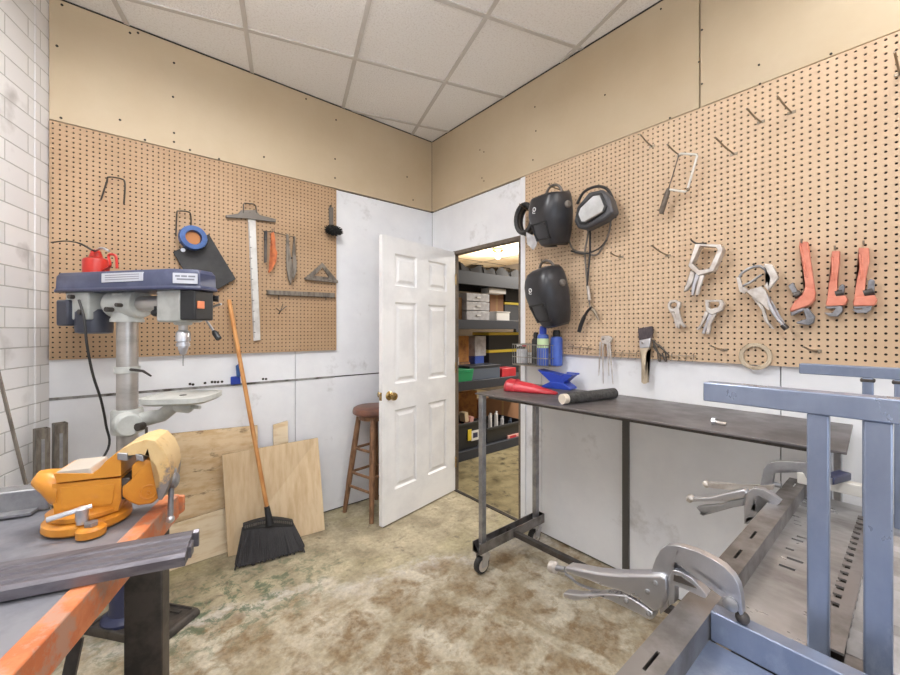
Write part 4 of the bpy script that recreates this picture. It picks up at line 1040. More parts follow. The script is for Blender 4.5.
# locking clamps on the board
def loop(pts_o, pts_i, off, th, name, m, t, bevel=.002):
    b = MB(); b.ring(PB(pts_o, off), PB(pts_i, off), IN_B*th); return b.build(name, m, t, bevel=bevel)
def c6(pts): return [(660+x/6.136, 230+y/6.136) for x, y in pts]
t = thing('locking_clamp', 'big hexagonal jawed locking clamp hanging above two small clamps', 'clamp', B(705,265,BD))
loop(c6([(215,85),(372,88),(387,118),(330,250),(235,280),(172,222)]), c6([(245,97),(342,105),(352,122),(300,238),(238,246),(196,205)]), BD+.07, .045, 'jaw_frame', silverw_m, t, .004)
bprism(t, 'handle', silverw_m, c6([(186,245),(215,262),(196,330),(165,372),(142,378),(150,350),(180,325)]), BD+.065, .02, .004)
bprism(t, 'lever', chrome_m, c6([(216,262),(245,280),(218,345),(205,405),(190,400),(192,345)]), BD+.06, .016, .004)
bprism(t, 'lever', silverw_m, c6([(240,278),(272,276),(248,345),(232,402),(214,396),(222,345)]), BD+.07, .02, .004)
b = MB(); b.tube(PB(c6([(190,62),(212,78),(232,84),(285,82)]), BD+.06), .004, 8); p = B(*c6([(232,84)])[0], BD+.06); b.tube([p, V((-BD,p.y,p.z))], .004, 8); b.build('hanger', hook_m, t)
t = thing('locking_clamp', 'smallest locking clamp at the lower left below the hexagon clamp', 'clamp', B(676,312,BD))
loop(c6([(45,455),(60,432),(95,428),(125,445),(120,475),(92,500),(62,505),(48,480)]), c6([(58,458),(68,445),(92,442),(104,452),(100,468),(86,480),(72,484),(62,474)]), BD+.04, .022, 'jaw_frame', silverw_m, t)
bprism(t, 'handle', silverw_m, c6([(62,500),(85,498),(102,540),(108,600),(96,602),(84,550)]), BD+.035, .014, .003)
bprism(t, 'lever', silverw_m, c6([(88,498),(112,478),(122,520),(132,560),(158,590),(146,600),(122,575),(112,606),(104,560)]), BD+.04, .014, .003)
t = thing('locking_clamp', 'small locking clamp below and right of the hexagon clamp', 'clamp', B(710,315,BD))
loop(c6([(274,428),(375,428),(392,452),(378,494),(318,522),(282,498)]), c6([(296,440),(358,440),(364,456),(352,474),(310,484),(296,474)]), BD+.05, .03, 'jaw_frame', silverw_m, t, .003)
bprism(t, 'handle', silverw_m, c6([(276,495),(300,505),(272,560),(240,612),(220,612),(248,575)]), BD+.045, .016, .003)
bprism(t, 'lever', chrome_m, c6([(300,508),(322,520),(296,572),(272,640),(254,634),(276,570)]), BD+.04, .014, .003)
bprism(t, 'lever', silverw_m, c6([(318,520),(345,512),(312,570),(302,640),(280,640),(292,575)]), BD+.045, .014, .003)
t = thing('locking_clamp', 'large open jawed locking clamp with long chrome handle beside the first pipe wrench', 'clamp', B(760,290,BD))
bprism(t, 'upper_jaw', silverw_m, c6([(640,205),(690,212),(728,290),(665,372),(636,345),(682,285),(655,240),(632,226)]), BD+.06, .022, .003)
b = MB(); b.tube(PB(c6([(486,290),(505,262),(540,240),(575,225),(615,222),(645,240),(660,268)]), BD+.05), .006, 8); b.build('jaw_rod', steel_m, t)
bprism(t, 'lower_jaw', silverw_m, c6([(468,290),(490,292),(498,345),(540,362),(520,390),(488,378),(478,330)]), BD+.055, .02, .003)
b = MB(); b.tube(PB(c6([(500,348),(560,318),(622,276)]), BD+.04), .005, 8); b.build('shadow_rod', steel_m, t)
bprism(t, 'body', silverw_m, c6([(520,372),(570,362),(620,345),(648,372),(690,488),(660,490),(620,450)]), BD+.06, .024, .004)
bprism(t, 'handle', chrome_m, c6([(655,390),(676,440),(716,520),(776,600),(758,606),(690,520),(662,470)]), BD+.065, .024, .005)
bprism(t, 'lever', silverw_m, c6([(540,385),(575,400),(640,478),(655,545),(700,608),(684,606),(640,558),(622,490)]), BD+.05, .016, .004)
b = MB(); p, q = B(*c6([(752,582)])[0], BD+.055), B(*c6([(778,608)])[0], BD+.055); b.tube([p, q], .011, 12); b.build('adjusting_screw', darksteel_m, t)
b = MB(); p = B(*c6([(575,212)])[0], BD); q = B(*c6([(572,210)])[0], BD+.06); b.tube([p, q], .004, 8); b.build('hanger', hook_m, t)
# pipe wrenches
def w6(pts): return [(780+x/6.133, 230+y/6.133) for x, y in pts]
def wrench(label, handle, head, jaw, hook, knurl, shank, hook_pt):
    t = thing('pipe_wrench', label, 'pipe wrench', B(*w6([handle[0]])[0], BD), 'salmon red pipe wrenches')
    h = bprism(t, 'handle', wrench_m, w6(handle), BD+.034, .024, .005)
    mid = [tuple((V(handle[i])+V(handle[-1-i]))/2) for i in range(len(handle)//2)]
    b = MB(); b.tube(PB(w6([mid[0], mid[-2] if len(mid) > 2 else mid[-1]]), BD+.034), .004, 6); b.build('handle_rib', wrench_m, h)
    bprism(t, 'head', wrench_m, w6(head), BD+.040, .034, .006)
    bprism(t, 'heel_jaw', wrenchjaw_m, w6(jaw), BD+.034, .024, .003)
    bprism(t, 'hook_jaw', wrenchjaw_m, w6(hook), BD+.034, .022, .004)
    bprism(t, 'hook_shank', wrenchjaw_m, w6(shank), BD+.034, .018, .003)
    b = MB(); c0, c1 = PB(w6(knurl), BD+.024); b.cyl(c0, c1, .015, seg=16); b.build('adjusting_nut', darksteel_m, t)
    p = B(*w6([hook_pt])[0], BD); q = B(*w6([(hook_pt[0]-4, hook_pt[1]-2)])[0], BD+.05)
    b = MB(); b.tube([p, q, q+V((0,0,.012))], .003, 8); b.build('hanger', hookz_m, t)
wrench('largest pipe wrench, its jaw turned left, beside the open jawed clamp',
       [(118,70),(170,72),(182,160),(215,380),(212,430),(150,420),(160,330),(128,120)],
       [(155,350),(215,370),(212,430),(182,462),(62,505),(58,485),(92,430),(150,405)],
       [(62,498),(150,475),(160,488),(66,528)], [(140,490),(170,476),(212,530),(205,570),(180,584),(100,574),(100,564),(160,545),(166,532)],
       [(86,402),(128,388)], [(48,340),(80,320),(108,382),(82,396)], (135,78))
wrench('middle pipe wrench of the three on the pale pegboard',
       [(318,130),(366,128),(364,200),(348,330),(345,420),(290,420),(304,330),(322,200)],
       [(290,412),(400,400),(416,430),(398,462),(285,468),(280,450)],
       [(276,468),(375,464),(372,480),(280,482)], [(340,478),(382,464),(382,500),(352,532),(300,530),(268,506),(330,508)],
       [(342,394),(388,384)], [(362,345),(380,330),(398,338),(388,404),(356,404)], (340,118))
wrench('rightmost pipe wrench of the three on the pale pegboard',
       [(482,108),(545,110),(548,190),(522,320),(516,420),(456,420),(472,320),(496,190)],
       [(456,412),(580,398),(598,430),(578,464),(455,468),(446,448)],
       [(446,468),(555,464),(552,478),(450,482)], [(510,478),(562,464),(558,490),(530,508),(470,508),(440,486),(500,488)],
       [(515,390),(575,376)], [(540,310),(556,298),(580,306),(578,392),(532,392)], (516,88))
# ring on the lower edge
t = thing('steel_ring', 'pale round metal ring hanging at the foot of the pale pegboard', 'ring', B(755,356,BD))
u, v = V((0,-1,0)), V((0,0,1)); cc = B(755,356.5,BD+.012); R1 = (B(755,343,BD+.012)-cc).length
b = MB(); b.ring(arc(cc,u,v,R1,0,6.28318*35/36,35), arc(cc,u,v,R1*.72,0,6.28318*35/36,35), IN_B*.009); b.build('ring', woodgrey_m, t, bevel=.002)
b = MB(); p = cc+V((0,0,R1*.72)); b.tube([V((-BD,p.y,p.z)), p+V((-.014,0,-.002))], .003, 6); b.build('peg', hookz_m, t)
# wire rail with prongs
def prong_rail(label, x0, x1, y0, y1, n):
    t = thing('prong_rail', label, 'rail', B((x0+x1)/2,(y0+y1)/2,BD), 'wire prong rails')
    b = MB(); b.tube([B(x0,y0,BD+.012), B(x1,y1,BD+.012)], .0022, 6); b.build('bar', hookz_m, t)
    for k in range(n):
        f = (k+.5)/n; p = B(x0+(x1-x0)*f, y0+(y1-y0)*f, BD+.012)
        b = MB(); b.tube([V((-BD,p.y,p.z+.012)), p+V((0,0,.004)), p+V((-.004,0,-.022)), p+V((-.016,0,-.026))], .002, 6); b.build('prong', hookz_m, t)
prong_rail('thin wire prong rail between the silver dividers and the paint brush', 611, 640, 352.5, 354, 4)
prong_rail('thin wire prong rail right of the paint brush and wire clips', 668, 697, 355, 356, 4)
prong_rail('short wire prong rail above the blue scoop at the pegboard foot', 569, 592, 346.5, 348.5, 3)
# dividers
def d8(pts): return [(590+x/8.18, 320+y/8.18) for x, y in pts]
t = thing('dividers', 'silver tongs with four thin legs hanging left of the paint brush', 'tongs', B(605,345,BD))
bprism(t, 'head', silverw_m, d8([(95,130),(150,128),(178,148),(165,185),(135,200),(100,195),(85,160)]), BD+.03, .016, .003)
for (x0, y0, x1, y1) in ((85,180,72,455),(105,195,108,520),(145,190,155,455),(160,190,188,525)):
    b = MB(); xm, ym = x0*.55+x1*.45, y0*.55+y1*.45; b.tube(PB(d8([(x0,y0),(xm,ym),(x1,y1)]), BD+.025), [.006,.005,.0022], 8); b.build('leg', silverw_m, t)
b = MB(); p = B(*d8([(135,160)])[0], BD); b.tube([p, p+V((-.05,0,.004))], .003, 8); b.build('peg', hookz_m, t)
# paint brush hanging bristles up
t = thing('paint_brush', 'wide worn paint brush hanging bristles up with a pale wooden handle', 'brush', B(645,360,BD))
bprism(t, 'bristles', bristletan_m, d8([(390,70),(500,50),(512,75),(495,150),(400,165)]), BD+.035, .02, .003)
bprism(t, 'ferrule', chrome_m, d8([(400,165),(495,150),(488,225),(405,232)]), BD+.036, .022, .003)
bprism(t, 'handle', woodgrey_m, d8([(405,232),(488,225),(462,262),(455,310),(460,420),(468,512),(440,524),(420,510),(422,420),(420,310),(416,262)]), BD+.034, .018, .005)
b = MB(); p = B(*d8([(455,195)])[0], BD); b.tube([p, p+V((-.045,0,.006))], .003, 8); b.build('peg', hookz_m, t)
# wire clips
t = thing('wire_clips', 'bunch of rusty wire clips hanging right of the paint brush', 'clips', B(662,352,BD))
for pts in ([(505,160),(560,210),(630,270),(640,300),(600,300),(540,250),(520,200),(535,165)], [(520,190),(550,250),(560,330),(575,330),(570,270)], [(560,200),(610,250),(625,330),(612,330),(590,270)]):
    b = MB(); b.tube(spline(PB(d8(pts), BD+.02), 3), .0035, 6); b.build('clip', hook_m, t)
b = MB(); p = B(*d8([(520,165)])[0], BD); b.tube([p, p+V((-.035,0,.004))], .003, 6); b.build('peg', hookz_m, t)

# ------------------------------------------------------------------ welding helmets
def helmet(label, px, py, off, H, yaw, pitch, roll, logo=True, lens=True, m=helmet_m, crown=True):
    c = B(px, py, off)
    Rm = Matrix.Rotation(yaw, 3, 'Z') @ Matrix.Rotation(pitch, 3, 'Y') @ Matrix.Rotation(roll, 3, 'X')
    # local: front = -x, width = y, up = z
    t = thing('welding_helmet', label, 'welding helmet', c)
    def L_(x, y, z): return c+Rm @ V((x, y, z))
    prof = [(-.50,.046,.056),(-.46,.062,.078),(-.30,.088,.104),(-.08,.108,.122),(.06,.116,.130),(.22,.116,.122),(.34,.110,.106),(.38,.106,.098)]
    if crown: prof = prof[:-2]+[(.33,.108,.108),(.41,.094,.088),(.455,.070,.055),(.47,.045,.025)]
    rings = []
    for (h, w, f) in prof:
        r = []
        for k in range(25):
            a = math.radians(-128+256*k/24); s_, c_ = math.sin(a), math.cos(a)
            y = w*math.copysign(abs(s_)**.55, s_); x = -f*math.copysign(abs(c_)**.62, c_) if c_ > 0 else -c_*.10
            r.append(L_(x, y, h*H))
        rings.append(r)
    b = MB(); b.loft(rings, closed=False, cap=False)
    if crown: b.bm.faces.new([b.bm.verts.new(p) for p in rings[-1]]); bmesh.ops.remove_doubles(b.bm, verts=b.bm.verts, dist=1e-5)
    sh = b.build('shell', m, t, smooth=50, solid=.004)
    if lens:
        b = MB(); z0, z1 = -.39*H, -.08*H
        o = [L_(-.129,-.066,z1),L_(-.129,.066,z1),L_(-.098,.056,z0),L_(-.098,-.056,z0)]; cx_ = sum(o, V((0,0,0)))/4
        b.ring(o, [cx_+(p-cx_)*.8 for p in o], Rm @ V((.02,0,0))); b.build('lens_frame', black_m, sh, bevel=.003)
        b = MB(); b.prism([cx_+(p-cx_)*.82+(Rm @ V((.006,0,0))) for p in o], Rm @ V((.006,0,0))); b.build('lens', lens_m, sh, smooth=0)
    if logo:
        fz = .14*H
        p = L_(-.1285, .018, fz); b = MB()
        uu, vv = Rm @ V((0,1,0)), Rm @ V((0,0,1))
        b.tube(arc(p+vv*.006, uu, vv, .011, 0, 6.28318*15/16, 15), .0028, 6, closed=True); b.tube([p-vv*.016-uu*.008, p-vv*.016+uu*.008], .0026, 6); b.tube([p+uu*.014-vv*.016, p+uu*.014-vv*.004], .0024, 6)
        b.build('emblem', emblem_m, sh)
    # head gear: band, strap, ratchet knob
    b = MB(); b.tube([L_(.02+.085*math.cos(a), .088*math.sin(a), (.20 if crown else .36)*H+.03*math.cos(a)) for a in [6.28318*k/24 for k in range(24)]], .009, 8, closed=True); hg = b.build('head_band', headgear_m, t)
    b = MB(); b.tube(spline([L_(.02,.085,.22*H), L_(.02,.055,.50*H), L_(.02,0,.58*H), L_(.02,-.055,.50*H), L_(.02,-.085,.22*H)], 5), .008, 8); b.build('crown_strap', headgear_m, t)
    b = MB(); p = L_(.085,0,.25*H); b.lathe(p, Rm @ V((1,0,0)), [(.026,-.01),(.028,.0),(.022,.016)], 18); b.build('ratchet_knob', black_m, t)
    for s in (-1, 1):
        b = MB(); p = L_(.0, s*.118, .16*H); b.lathe(p, Rm @ V((0,s,0)), [(.02,-.006),(.022,.008),(.014,.018)], 16); b.build('pivot_knob', headgear_m, t)
    b = MB(); p = L_(.02,0,.56*H); b.tube([V((-BD,p.y,p.z-.004)), V((p.x-.03,p.y,p.z-.006)), V((p.x-.04,p.y,p.z+.01))], .004, 8); b.build('hanger', hookz_m, t)
    return t, L_, Rm
helmet('black welding helmet with white emblem hanging high on the pegboard beside the doorway', 553, 218, .155, .335, math.radians(-10), math.radians(-8), math.radians(2), crown=False)
helmet('black welding helmet hanging lower, just above the wire basket of cans', 550, 296, .150, .375, math.radians(-10), math.radians(-12), math.radians(-5))
# face shield with bright visor, hung askew
c = B(595, 206, .13)
t = thing('face_shield', 'charcoal face shield with a silver visor window hanging askew right of the upper helmet', 'face shield', c)
o_s = [(574,222),(577,206),(588,192),(602,189),(609,197),(613,212),(604,220),(586,229),(577,228)]
b = MB(); b.prism(PB(o_s, .175), IN_B*.075); b.build('shell', shieldframe_m, t, bevel=.02, seg=3)
w_o = [(575.5,215),(578,208),(593,193.5),(601,192.5),(606.5,206),(604,212),(586,224),(579,224)]; cx_ = (591,208)
w_i = [(cx_[0]+(x-cx_[0])*.84, cx_[1]+(y-cx_[1])*.84) for x, y in w_o]
b = MB(); b.ring(PB(w_o, .185), PB(w_i, .185), IN_B*.02); b.build('window_frame', black_m, t, bevel=.003)
b = MB(); b.prism(PB(w_i, .181), IN_B*.006); b.build('visor', clear_m, t, smooth=0)
b = MB(); b.bar(B(585.5,221.5,.1895), B(603,211.5,.1895), .006, .006, up=V((1,0,0))); b.build('visor_clip', headgear_m, t)
b = MB(); b.tube(spline(PB([(577,204),(584,192),(597,186.5),(608,190),(614,204),(615,218)], .10), 5), .008, 8); b.build('head_band', blackcable_m, t)
b = MB(); p = B(600,190,.11); b.tube([V((-BD,p.y,p.z)), p], .004, 8); b.build('hanger', hookz_m, t)
# hidden headgear with a clear shield hanging at the edge
c = B(527, 221, .11)
t = thing('grinding_mask', 'dark round headgear with a clear flap hanging at the pegboard edge by the doorway', 'face mask', c)
R_ = (B(527,207,.11)-c).length
for (dx, r, m_) in ((0,.016,rubber_m),(.03,.012,headgear_m),(.06,.014,rubber_m)):
    b = MB(); b.tube([c+V((dx-.03, math.cos(a)*R_*.72+dx*.2, math.sin(a)*R_+.01)) for a in [6.28318*k/22 for k in range(22)]], r, 8, closed=True); b.build('head_ring', m_, t)
b = MB(); b.prism(PB([(526,232),(538,238),(536,246),(533,250),(527,244)], .15), IN_B*.004); b.build('clear_flap', cleartote_m, t, bevel=.001)
b = MB(); p = B(527,210,.1); q = B(519.5,204,.20); b.tube([V((-BD,p.y,p.z)), p, q], .004, 8); b.build('hanger', hookz_m, t)
# cable loops
t = thing('cable_bundle', 'looped grey cable with a black clamp end hanging under the face shield', 'cable', B(590,270,BD))
b = MB(); b.tube(spline(PB([(608,196),(611,212),(609,232),(603,246),(596,255),(586,253),(574,250),(569,240),(569,228),(572,218)], .045), 6), .0052, 8); b.build('loop', cable_m, t)
b = MB(); b.tube(spline(PB([(589,226),(587,240),(585,252),(586,270),(588,290),(590,308)], .048), 6), .0055, 8); b.build('lead', cable_m, t)
b = MB(); b.tube(spline(PB([(590,226),(590,240),(590,252),(588,275),(587,287)], .05), 6), .0055, 8); b.build('lead', blackcable_m, t)
b = MB(); b.tube(spline(PB([(571,251),(584,254),(598,249),(607,240)], .05), 6), .0045, 8); b.build('loop', blackcable_m, t)
b = MB(); b.tube(PB([(587.5,286),(588.5,292),(589.5,300)], .062), .009, 8); b.build('tape_wrap', silverw_m, t)
b = MB(); b.tube(spline(PB([(592,307),(587,312),(582,322),(579,332)], .065), 5), [.008]*8+[.012]*8, 10); b.build('holder', black_m, t)
b = MB(); b.tube(PB([(590,306),(595,312),(599,320)], .06), [.010,.009,.006], 8); b.build('jaw', hookz_m, t)
b = MB(); p = B(590,224,.055); b.tube([V((-BD,p.y,p.z)), p, p+V((-.01,0,.01))], .004, 8); b.build('hanger', hookz_m, t)

# ------------------------------------------------------------------ wire basket of cans beside the door
bp0 = B(515,366,.01); by0, by1 = B(522,362,.02).y, B(563,362,.02).y
zb_ = B(545,366,.12).z; zt_b = B(545,345,.12).z
t = thing('wire_basket', 'small grey wire basket on the wall by the doorway holding cans', 'basket', V((-.09,(by0+by1)/2,zb_)))
y0, y1 = B(513,360,.16).y, B(562,360,.02).y; y0, y1 = max(y0,y1), min(y0,y1); x0, x1 = -.026, -.165
b = MB()
for z in (zb_, zb_+.05, zt_b): b.tube([V((x0,y0,z)),V((x1,y0,z)),V((x1,y1,z)),V((x0,y1,z))], .003, 6, closed=True)
n = 16
for k in range(n+1):
    y = y0+(y1-y0)*k/n; b.tube([V((x1,y,zb_)), V((x1,y,zt_b))], .0015, 5); b.tube([V((x0,y,zb_)), V((x0,y,zt_b))], .0015, 5); b.tube([V((x0,y,zb_)), V((x1,y,zb_))], .0015, 5)
for k in range(4):
    x = x0+(x1-x0)*k/3
    for y in (y0, y1): b.tube([V((x,y,zb_)), V((x,y,zt_b))], .0015, 5)
b.build('wire_frame', wirebasket_m, t)
b = MB(); b.bb(x0-.0, x1+.004, y1, y0, zb_-.006, zb_-.003); b.build('tray', woodgrey_m, t, smooth=0)
def can(name, label, cat, px, py_b, off, r, h, m, capm, caph, labm=None, group='cans and bottles in the wire basket'):
    p = B(px, py_b, off); p.z = zb_+.003
    t = thing(name, label, cat, p, group)
    b = MB(); b.lathe(p, V((0,0,1)), [(r*.9,0),(r,.004),(r,h-.02),(r*.86,h-.006),(r*.5,h)], 22); bo = b.build('body', m, t)
    b = MB(); b.lathe(p+V((0,0,h-.002)), V((0,0,1)), [(r*.6,0),(r*.62,caph*.6),(r*.5,caph)], 18); b.build('cap', capm, t)
    if labm:
        b = MB(); b.lathe(p+V((0,0,h*.55)), V((0,0,1)), [(r*.9,0),(r*1.02,.001),(r*1.02,h*.3),(r*.9,h*.3+.001)], 22); b.build('wrapper', labm, bo)
can('spray_bottle', 'blue spray bottle with a lime white label in the wire basket', 'spray bottle', 543, 364, .12, .036, .20, bluemetal_m, bluep_m, .05, lime_m)
can('aerosol_can', 'blue aerosol can with dark cap at the right end of the wire basket', 'aerosol can', 556.5, 364, .066, .037, .185, bluemetal_m, black_m, .04)
can('bottle', 'dark bottle behind the blue spray bottle in the wire basket', 'bottle', 536, 362, .05, .028, .17, rubber_m, black_m, .04)
can('jar', 'grey jar with a dark lid at the doorway end of the wire basket', 'jar', 522, 362, .10, .038, .10, cleartote_m, darksteel_m, .02)
t = thing('paint_marker', 'white marker lying across the jar at the doorway end of the basket', 'marker', B(518,346.5,.12))
p, q = V((-.09, B(522,362,.10).y+.05, zb_+.122)), V((-.12, B(522,362,.10).y-.045, zb_+.124)); b = MB(); b.tube([p, p.lerp(q,.7)], .008, 10); b.build('barrel', whitebox_m, t); b = MB(); b.tube([p.lerp(q,.7), q], .0085, 10); b.build('cap', redp_m, t)

# ------------------------------------------------------------------ rolling steel table
TZ = 1.015
t = thing('rolling_table', 'narrow dark steel table on casters along the right wall', 'table', V((-.33,-1.95,0)))
c0, c1, c2_, c3_ = V((-.632,-1.238,TZ)), V((-.535,-2.705,TZ)), V((-.045,-2.68,TZ)), V((-.075,-1.20,TZ))
b = MB(); b.prism([c0, c1, c2_, c3_], V((0,0,-.008))); b.build('top', tabletop_m, t, bevel=.0015)
b = MB()
ins = [c0.lerp(c2_,.06), c1.lerp(c3_,.06), c2_.lerp(c0,.06), c3_.lerp(c1,.06)]
for k in range(4):
    p, q = ins[k]-V((0,0,.016)), ins[(k+1) % 4]-V((0,0,.016)); b.bar(p, q, .024, .012)
b.build('apron_frame', darksteel_m, t)
for (xa, ya) in ((-.597,-1.262),(-.118,-1.262),(-.482,-2.655),(-.10,-2.64)):
    b = MB(); b.bb(xa-.0155, xa+.0155, ya-.0155, ya+.0155, .132, TZ-.009); b.build('leg', steel_m, t, bevel=.002)
for (ya, xl, xr) in ((-1.262,-.645,-.065),(-2.65,-.505,-.05)):
    zl, zh = .125, .182
    b = MB(); b.prism([V((xl,ya-.03,zl)),V((xl,ya+.03,zl)),V((xl,ya+.03,zh)),V((xl,ya+.025,zh)),V((xl,ya+.025,zl+.006)),V((xl,ya-.025,zl+.006)),V((xl,ya-.025,zh)),V((xl,ya-.03,zh))], V((xr-xl,0,0))); b.build('base_channel', channel_m, t, bevel=.001)
    b = MB()
    for x in (xl+.03, xl+.075, xr-.03, xr-.075): b.cyl(V((x,ya,.118)), V((x,ya,.168)), .006, seg=8)
    b.build_each('base_bolt', chrome_m, t)
    for x in (xl+.055, xr-.055):
        xw = x-.014
        b = MB(); b.lathe(V((x,ya,.103)), V((0,0,1)), [(.03,0),(.034,.006),(.034,.021)], 18)
        for s_ in (-1, 1): b.prism([V((xw-.018,ya+s_*.024,.045)),V((xw+.018,ya+s_*.024,.045)),V((x+.028,ya+s_*.024,.106)),V((x-.028,ya+s_*.024,.106))], V((0,s_*.004,0)))
        b.build('caster_fork', chrome_m, t)
        b = MB(); b.lathe(V((xw,ya-.018,.050)), V((0,1,0)), [(.034,0),(.048,.004),(.0495,.018),(.048,.032),(.034,.036)], 28); w_ = b.build('wheel', rubber_m, t)
        b = MB(); b.lathe(V((xw,ya-.0225,.050)), V((0,1,0)), [(.014,0),(.035,.003),(.035,.042),(.014,.045)], 24); b.build('wheel_hub', silverw_m, w_)
b = MB(); b.bar(V((-.355,-1.235,.150)), V((-.30,-2.62,.150)), .03, .03); b.build('stretcher', darksteel_m, t, bevel=.002)
# things on it
t = thing('red_funnel', 'red plastic scoop with a rounded mouth lying at the doorway end of the table', 'scoop', Zp(530,394,TZ))
pa, pb = Zp(508,390,TZ), Zp(557,395,TZ); ax = (pb-pa); ax.z = 0; Ln = ax.length; ax.normalize(); sd = V((-ax.y, ax.x, 0))
b = MB(); rings = []
for (f, w, h) in ((0,.052,.058),(.06,.060,.066),(.18,.052,.060),(.24,.050,.056),(.5,.045,.046),(.78,.030,.026),(1,.012,.012)):
    rings.append([pa+ax*Ln*f+sd*(w*math.cos(a))+V((0,0,.003+h*max(0,math.sin(a))**.8)) for a in [math.pi*k/14 for k in range(15)]])
b.loft(rings, closed=False, cap=False); b.bm.faces.new([b.bm.verts.new(p) for p in rings[0]])
b.build('scoop', redp_m, t, solid=.004)
b = MB(); b.tube([pa+ax*Ln*.20+sd*(.054*math.cos(a))+V((0,0,.006+.060*math.sin(a))) for a in [math.pi*k/14 for k in range(15)]], .005, 8); b.build('rim', redp_m, t)
b = MB(); p = pa-ax*.012+V((0,0,.03)); b.tube([p, p+ax*.03+sd*.02, p+ax*.05+sd*.05-V((0,0,.02))], [.010,.012,.008], 10); b.build('spout', redp_m, t)
t = thing('blue_holder', 'bright blue plastic hourglass holder on the table below the wire basket', 'holder', Zp(560,388,TZ))
cc = Zp(558,388,TZ); dv = V((0,-1,0)).lerp(V((1,0,0)),.15).normalized(); sv = V((dv.y,-dv.x,0))
def hb_(pts, s0, s1, name):
    b = MB(); b.prism([cc+dv*x+sv*s0+V((0,0,z)) for x, z in pts], sv*(s1-s0)); return b.build(name, bluep_m, t, bevel=.004)
hb_([(-.085,.0),(.10,.0),(.10,.010),(.055,.040),(-.03,.040),(-.085,.012)], -.05, .05, 'foot')
hb_([(-.03,.040),(.055,.040),(.095,.075),(.115,.092),(.06,.094),(.04,.082),(-.115,.108),(-.10,.095)], -.045, .045, 'cradle')
hb_([(.04,.058),(.118,.088),(.118,.096),(.04,.098)], -.047, -.03, 'side_flap')
t = thing('mesh_roll', 'dark grey mesh roll with a cream core lying on the steel table', 'roll', Zp(590,397,TZ))
pa, pb = Zp(562,399,TZ+.028), Zp(614,393,TZ+.028)
pa.z = pb.z = TZ+.0275
b = MB(); b.cyl(pa.lerp(pb,.08), pb, .0265, seg=24); b.build('roll', roll_m, t)
b = MB(); b.cyl(pa, pa.lerp(pb,.1), .024, seg=20); b.build('core_wrap', paper_m, t)
b = MB(); axr = (pb-pa).normalized(); b.cyl(pb-axr*.004, pb+axr*.002, .012, seg=14); b.build('core_end', dark_gap, t)
t = thing('nut_and_bolt', 'small zinc bolt lying on its side on the steel table', 'bolt', Zp(714,425,TZ))
p = Zp(712,424,TZ); p.z = TZ+.0125
b = MB(); b.cyl(p, p+V((0,-.012,0)), .0125, seg=6); b.build('head', chrome_m, t); b = MB(); b.cyl(p+V((0,-.012,-.003)), p+V((0,-.045,-.005)), .007, seg=12); b.build('thread', silverw_m, t)
# ================================================================== STEEL BED WITH WELDED FRAME in the right foreground
BZ = .862; CTOP = .900
t = thing('steel_bed', 'long slotted steel bed with louvres and a side channel, in the right front corner', 'workpiece', V((-1.1,-2.8,0)))
# side channel with slots in its top
def slotted(y0, y1, ys0, ys1, x0, x1, zt_, th, slots):
    b = MB(); b.bb(x0, x1, y0, ys0, zt_-th, zt_); b.bb(x0, x1, ys1, y1, zt_-th, zt_)
    c = x0
    for (a, e) in slots: b.bb(c, a, ys0, ys1, zt_-th, zt_); c = e
    b.bb(c, x1, ys0, ys1, zt_-th, zt_); return b
sl = []
for (x, y) in ((638,652),(733,552),(748,533),(797,485)):
    p = Zp(x, y, CTOP); sl.append((p.x-.024, p.x+.024))
sl = [(-1.86,-1.81)]+sl
b = slotted(-2.575,-2.618,-2.594,-2.599,-1.95,-.515,CTOP,.004, sorted(sl))
b.bb(-1.95,-.515,-2.575,-2.579,CTOP-.075,CTOP-.004); b.bb(-1.95,-.515,-2.614,-2.618,BZ-.02,CTOP-.004)
b.bb(-1.95,-.515,-2.579,-2.614,CTOP-.075,CTOP-.071)
b.build('side_channel', channel_m, t, smooth=0)
# main sheet with cut slots
xs = [-1.37]; cuts = []
for (x0_, x1_, y0_, y1_) in ((-1.06,-1.05,-2.645,-2.672),(-1.012,-1.002,-2.650,-2.678),(-.965,-.955,-2.640,-2.655),(-.90,-.89,-2.640,-2.662),(-.875,-.865,-2.646,-2.668)):
    cuts.append((x0_, x1_, y1_, y0_))
b = MB(); c = -1.37
for (x0_, x1_, ya, yb) in cuts:
    b.bb(c, x0_, -2.618,-2.735, BZ-.004, BZ); b.bb(x0_, x1_, -2.618, yb, BZ-.004, BZ); b.bb(x0_, x1_, ya, -2.735, BZ-.004, BZ); c = x1_
b.bb(c, -.515, -2.618,-2.735, BZ-.004, BZ); b.bb(-.72,-.515,-2.735,-3.10,BZ-.004,BZ); b.bb(-1.37,-.72,-2.86,-3.10,BZ-.004,BZ)
b.build('bed_sheet', plate_m, t, smooth=0)
b = MB()
for c_ in cuts: b.bb(c_[0]-.01, c_[1]+.03, c_[2]-.01, c_[3]+.01, BZ-.05, BZ-.048)
b.bb(-1.4,-.515,-2.63,-3.1,BZ-.054,BZ-.052); b.build('under_sheet', darksteel_m, t, smooth=0)
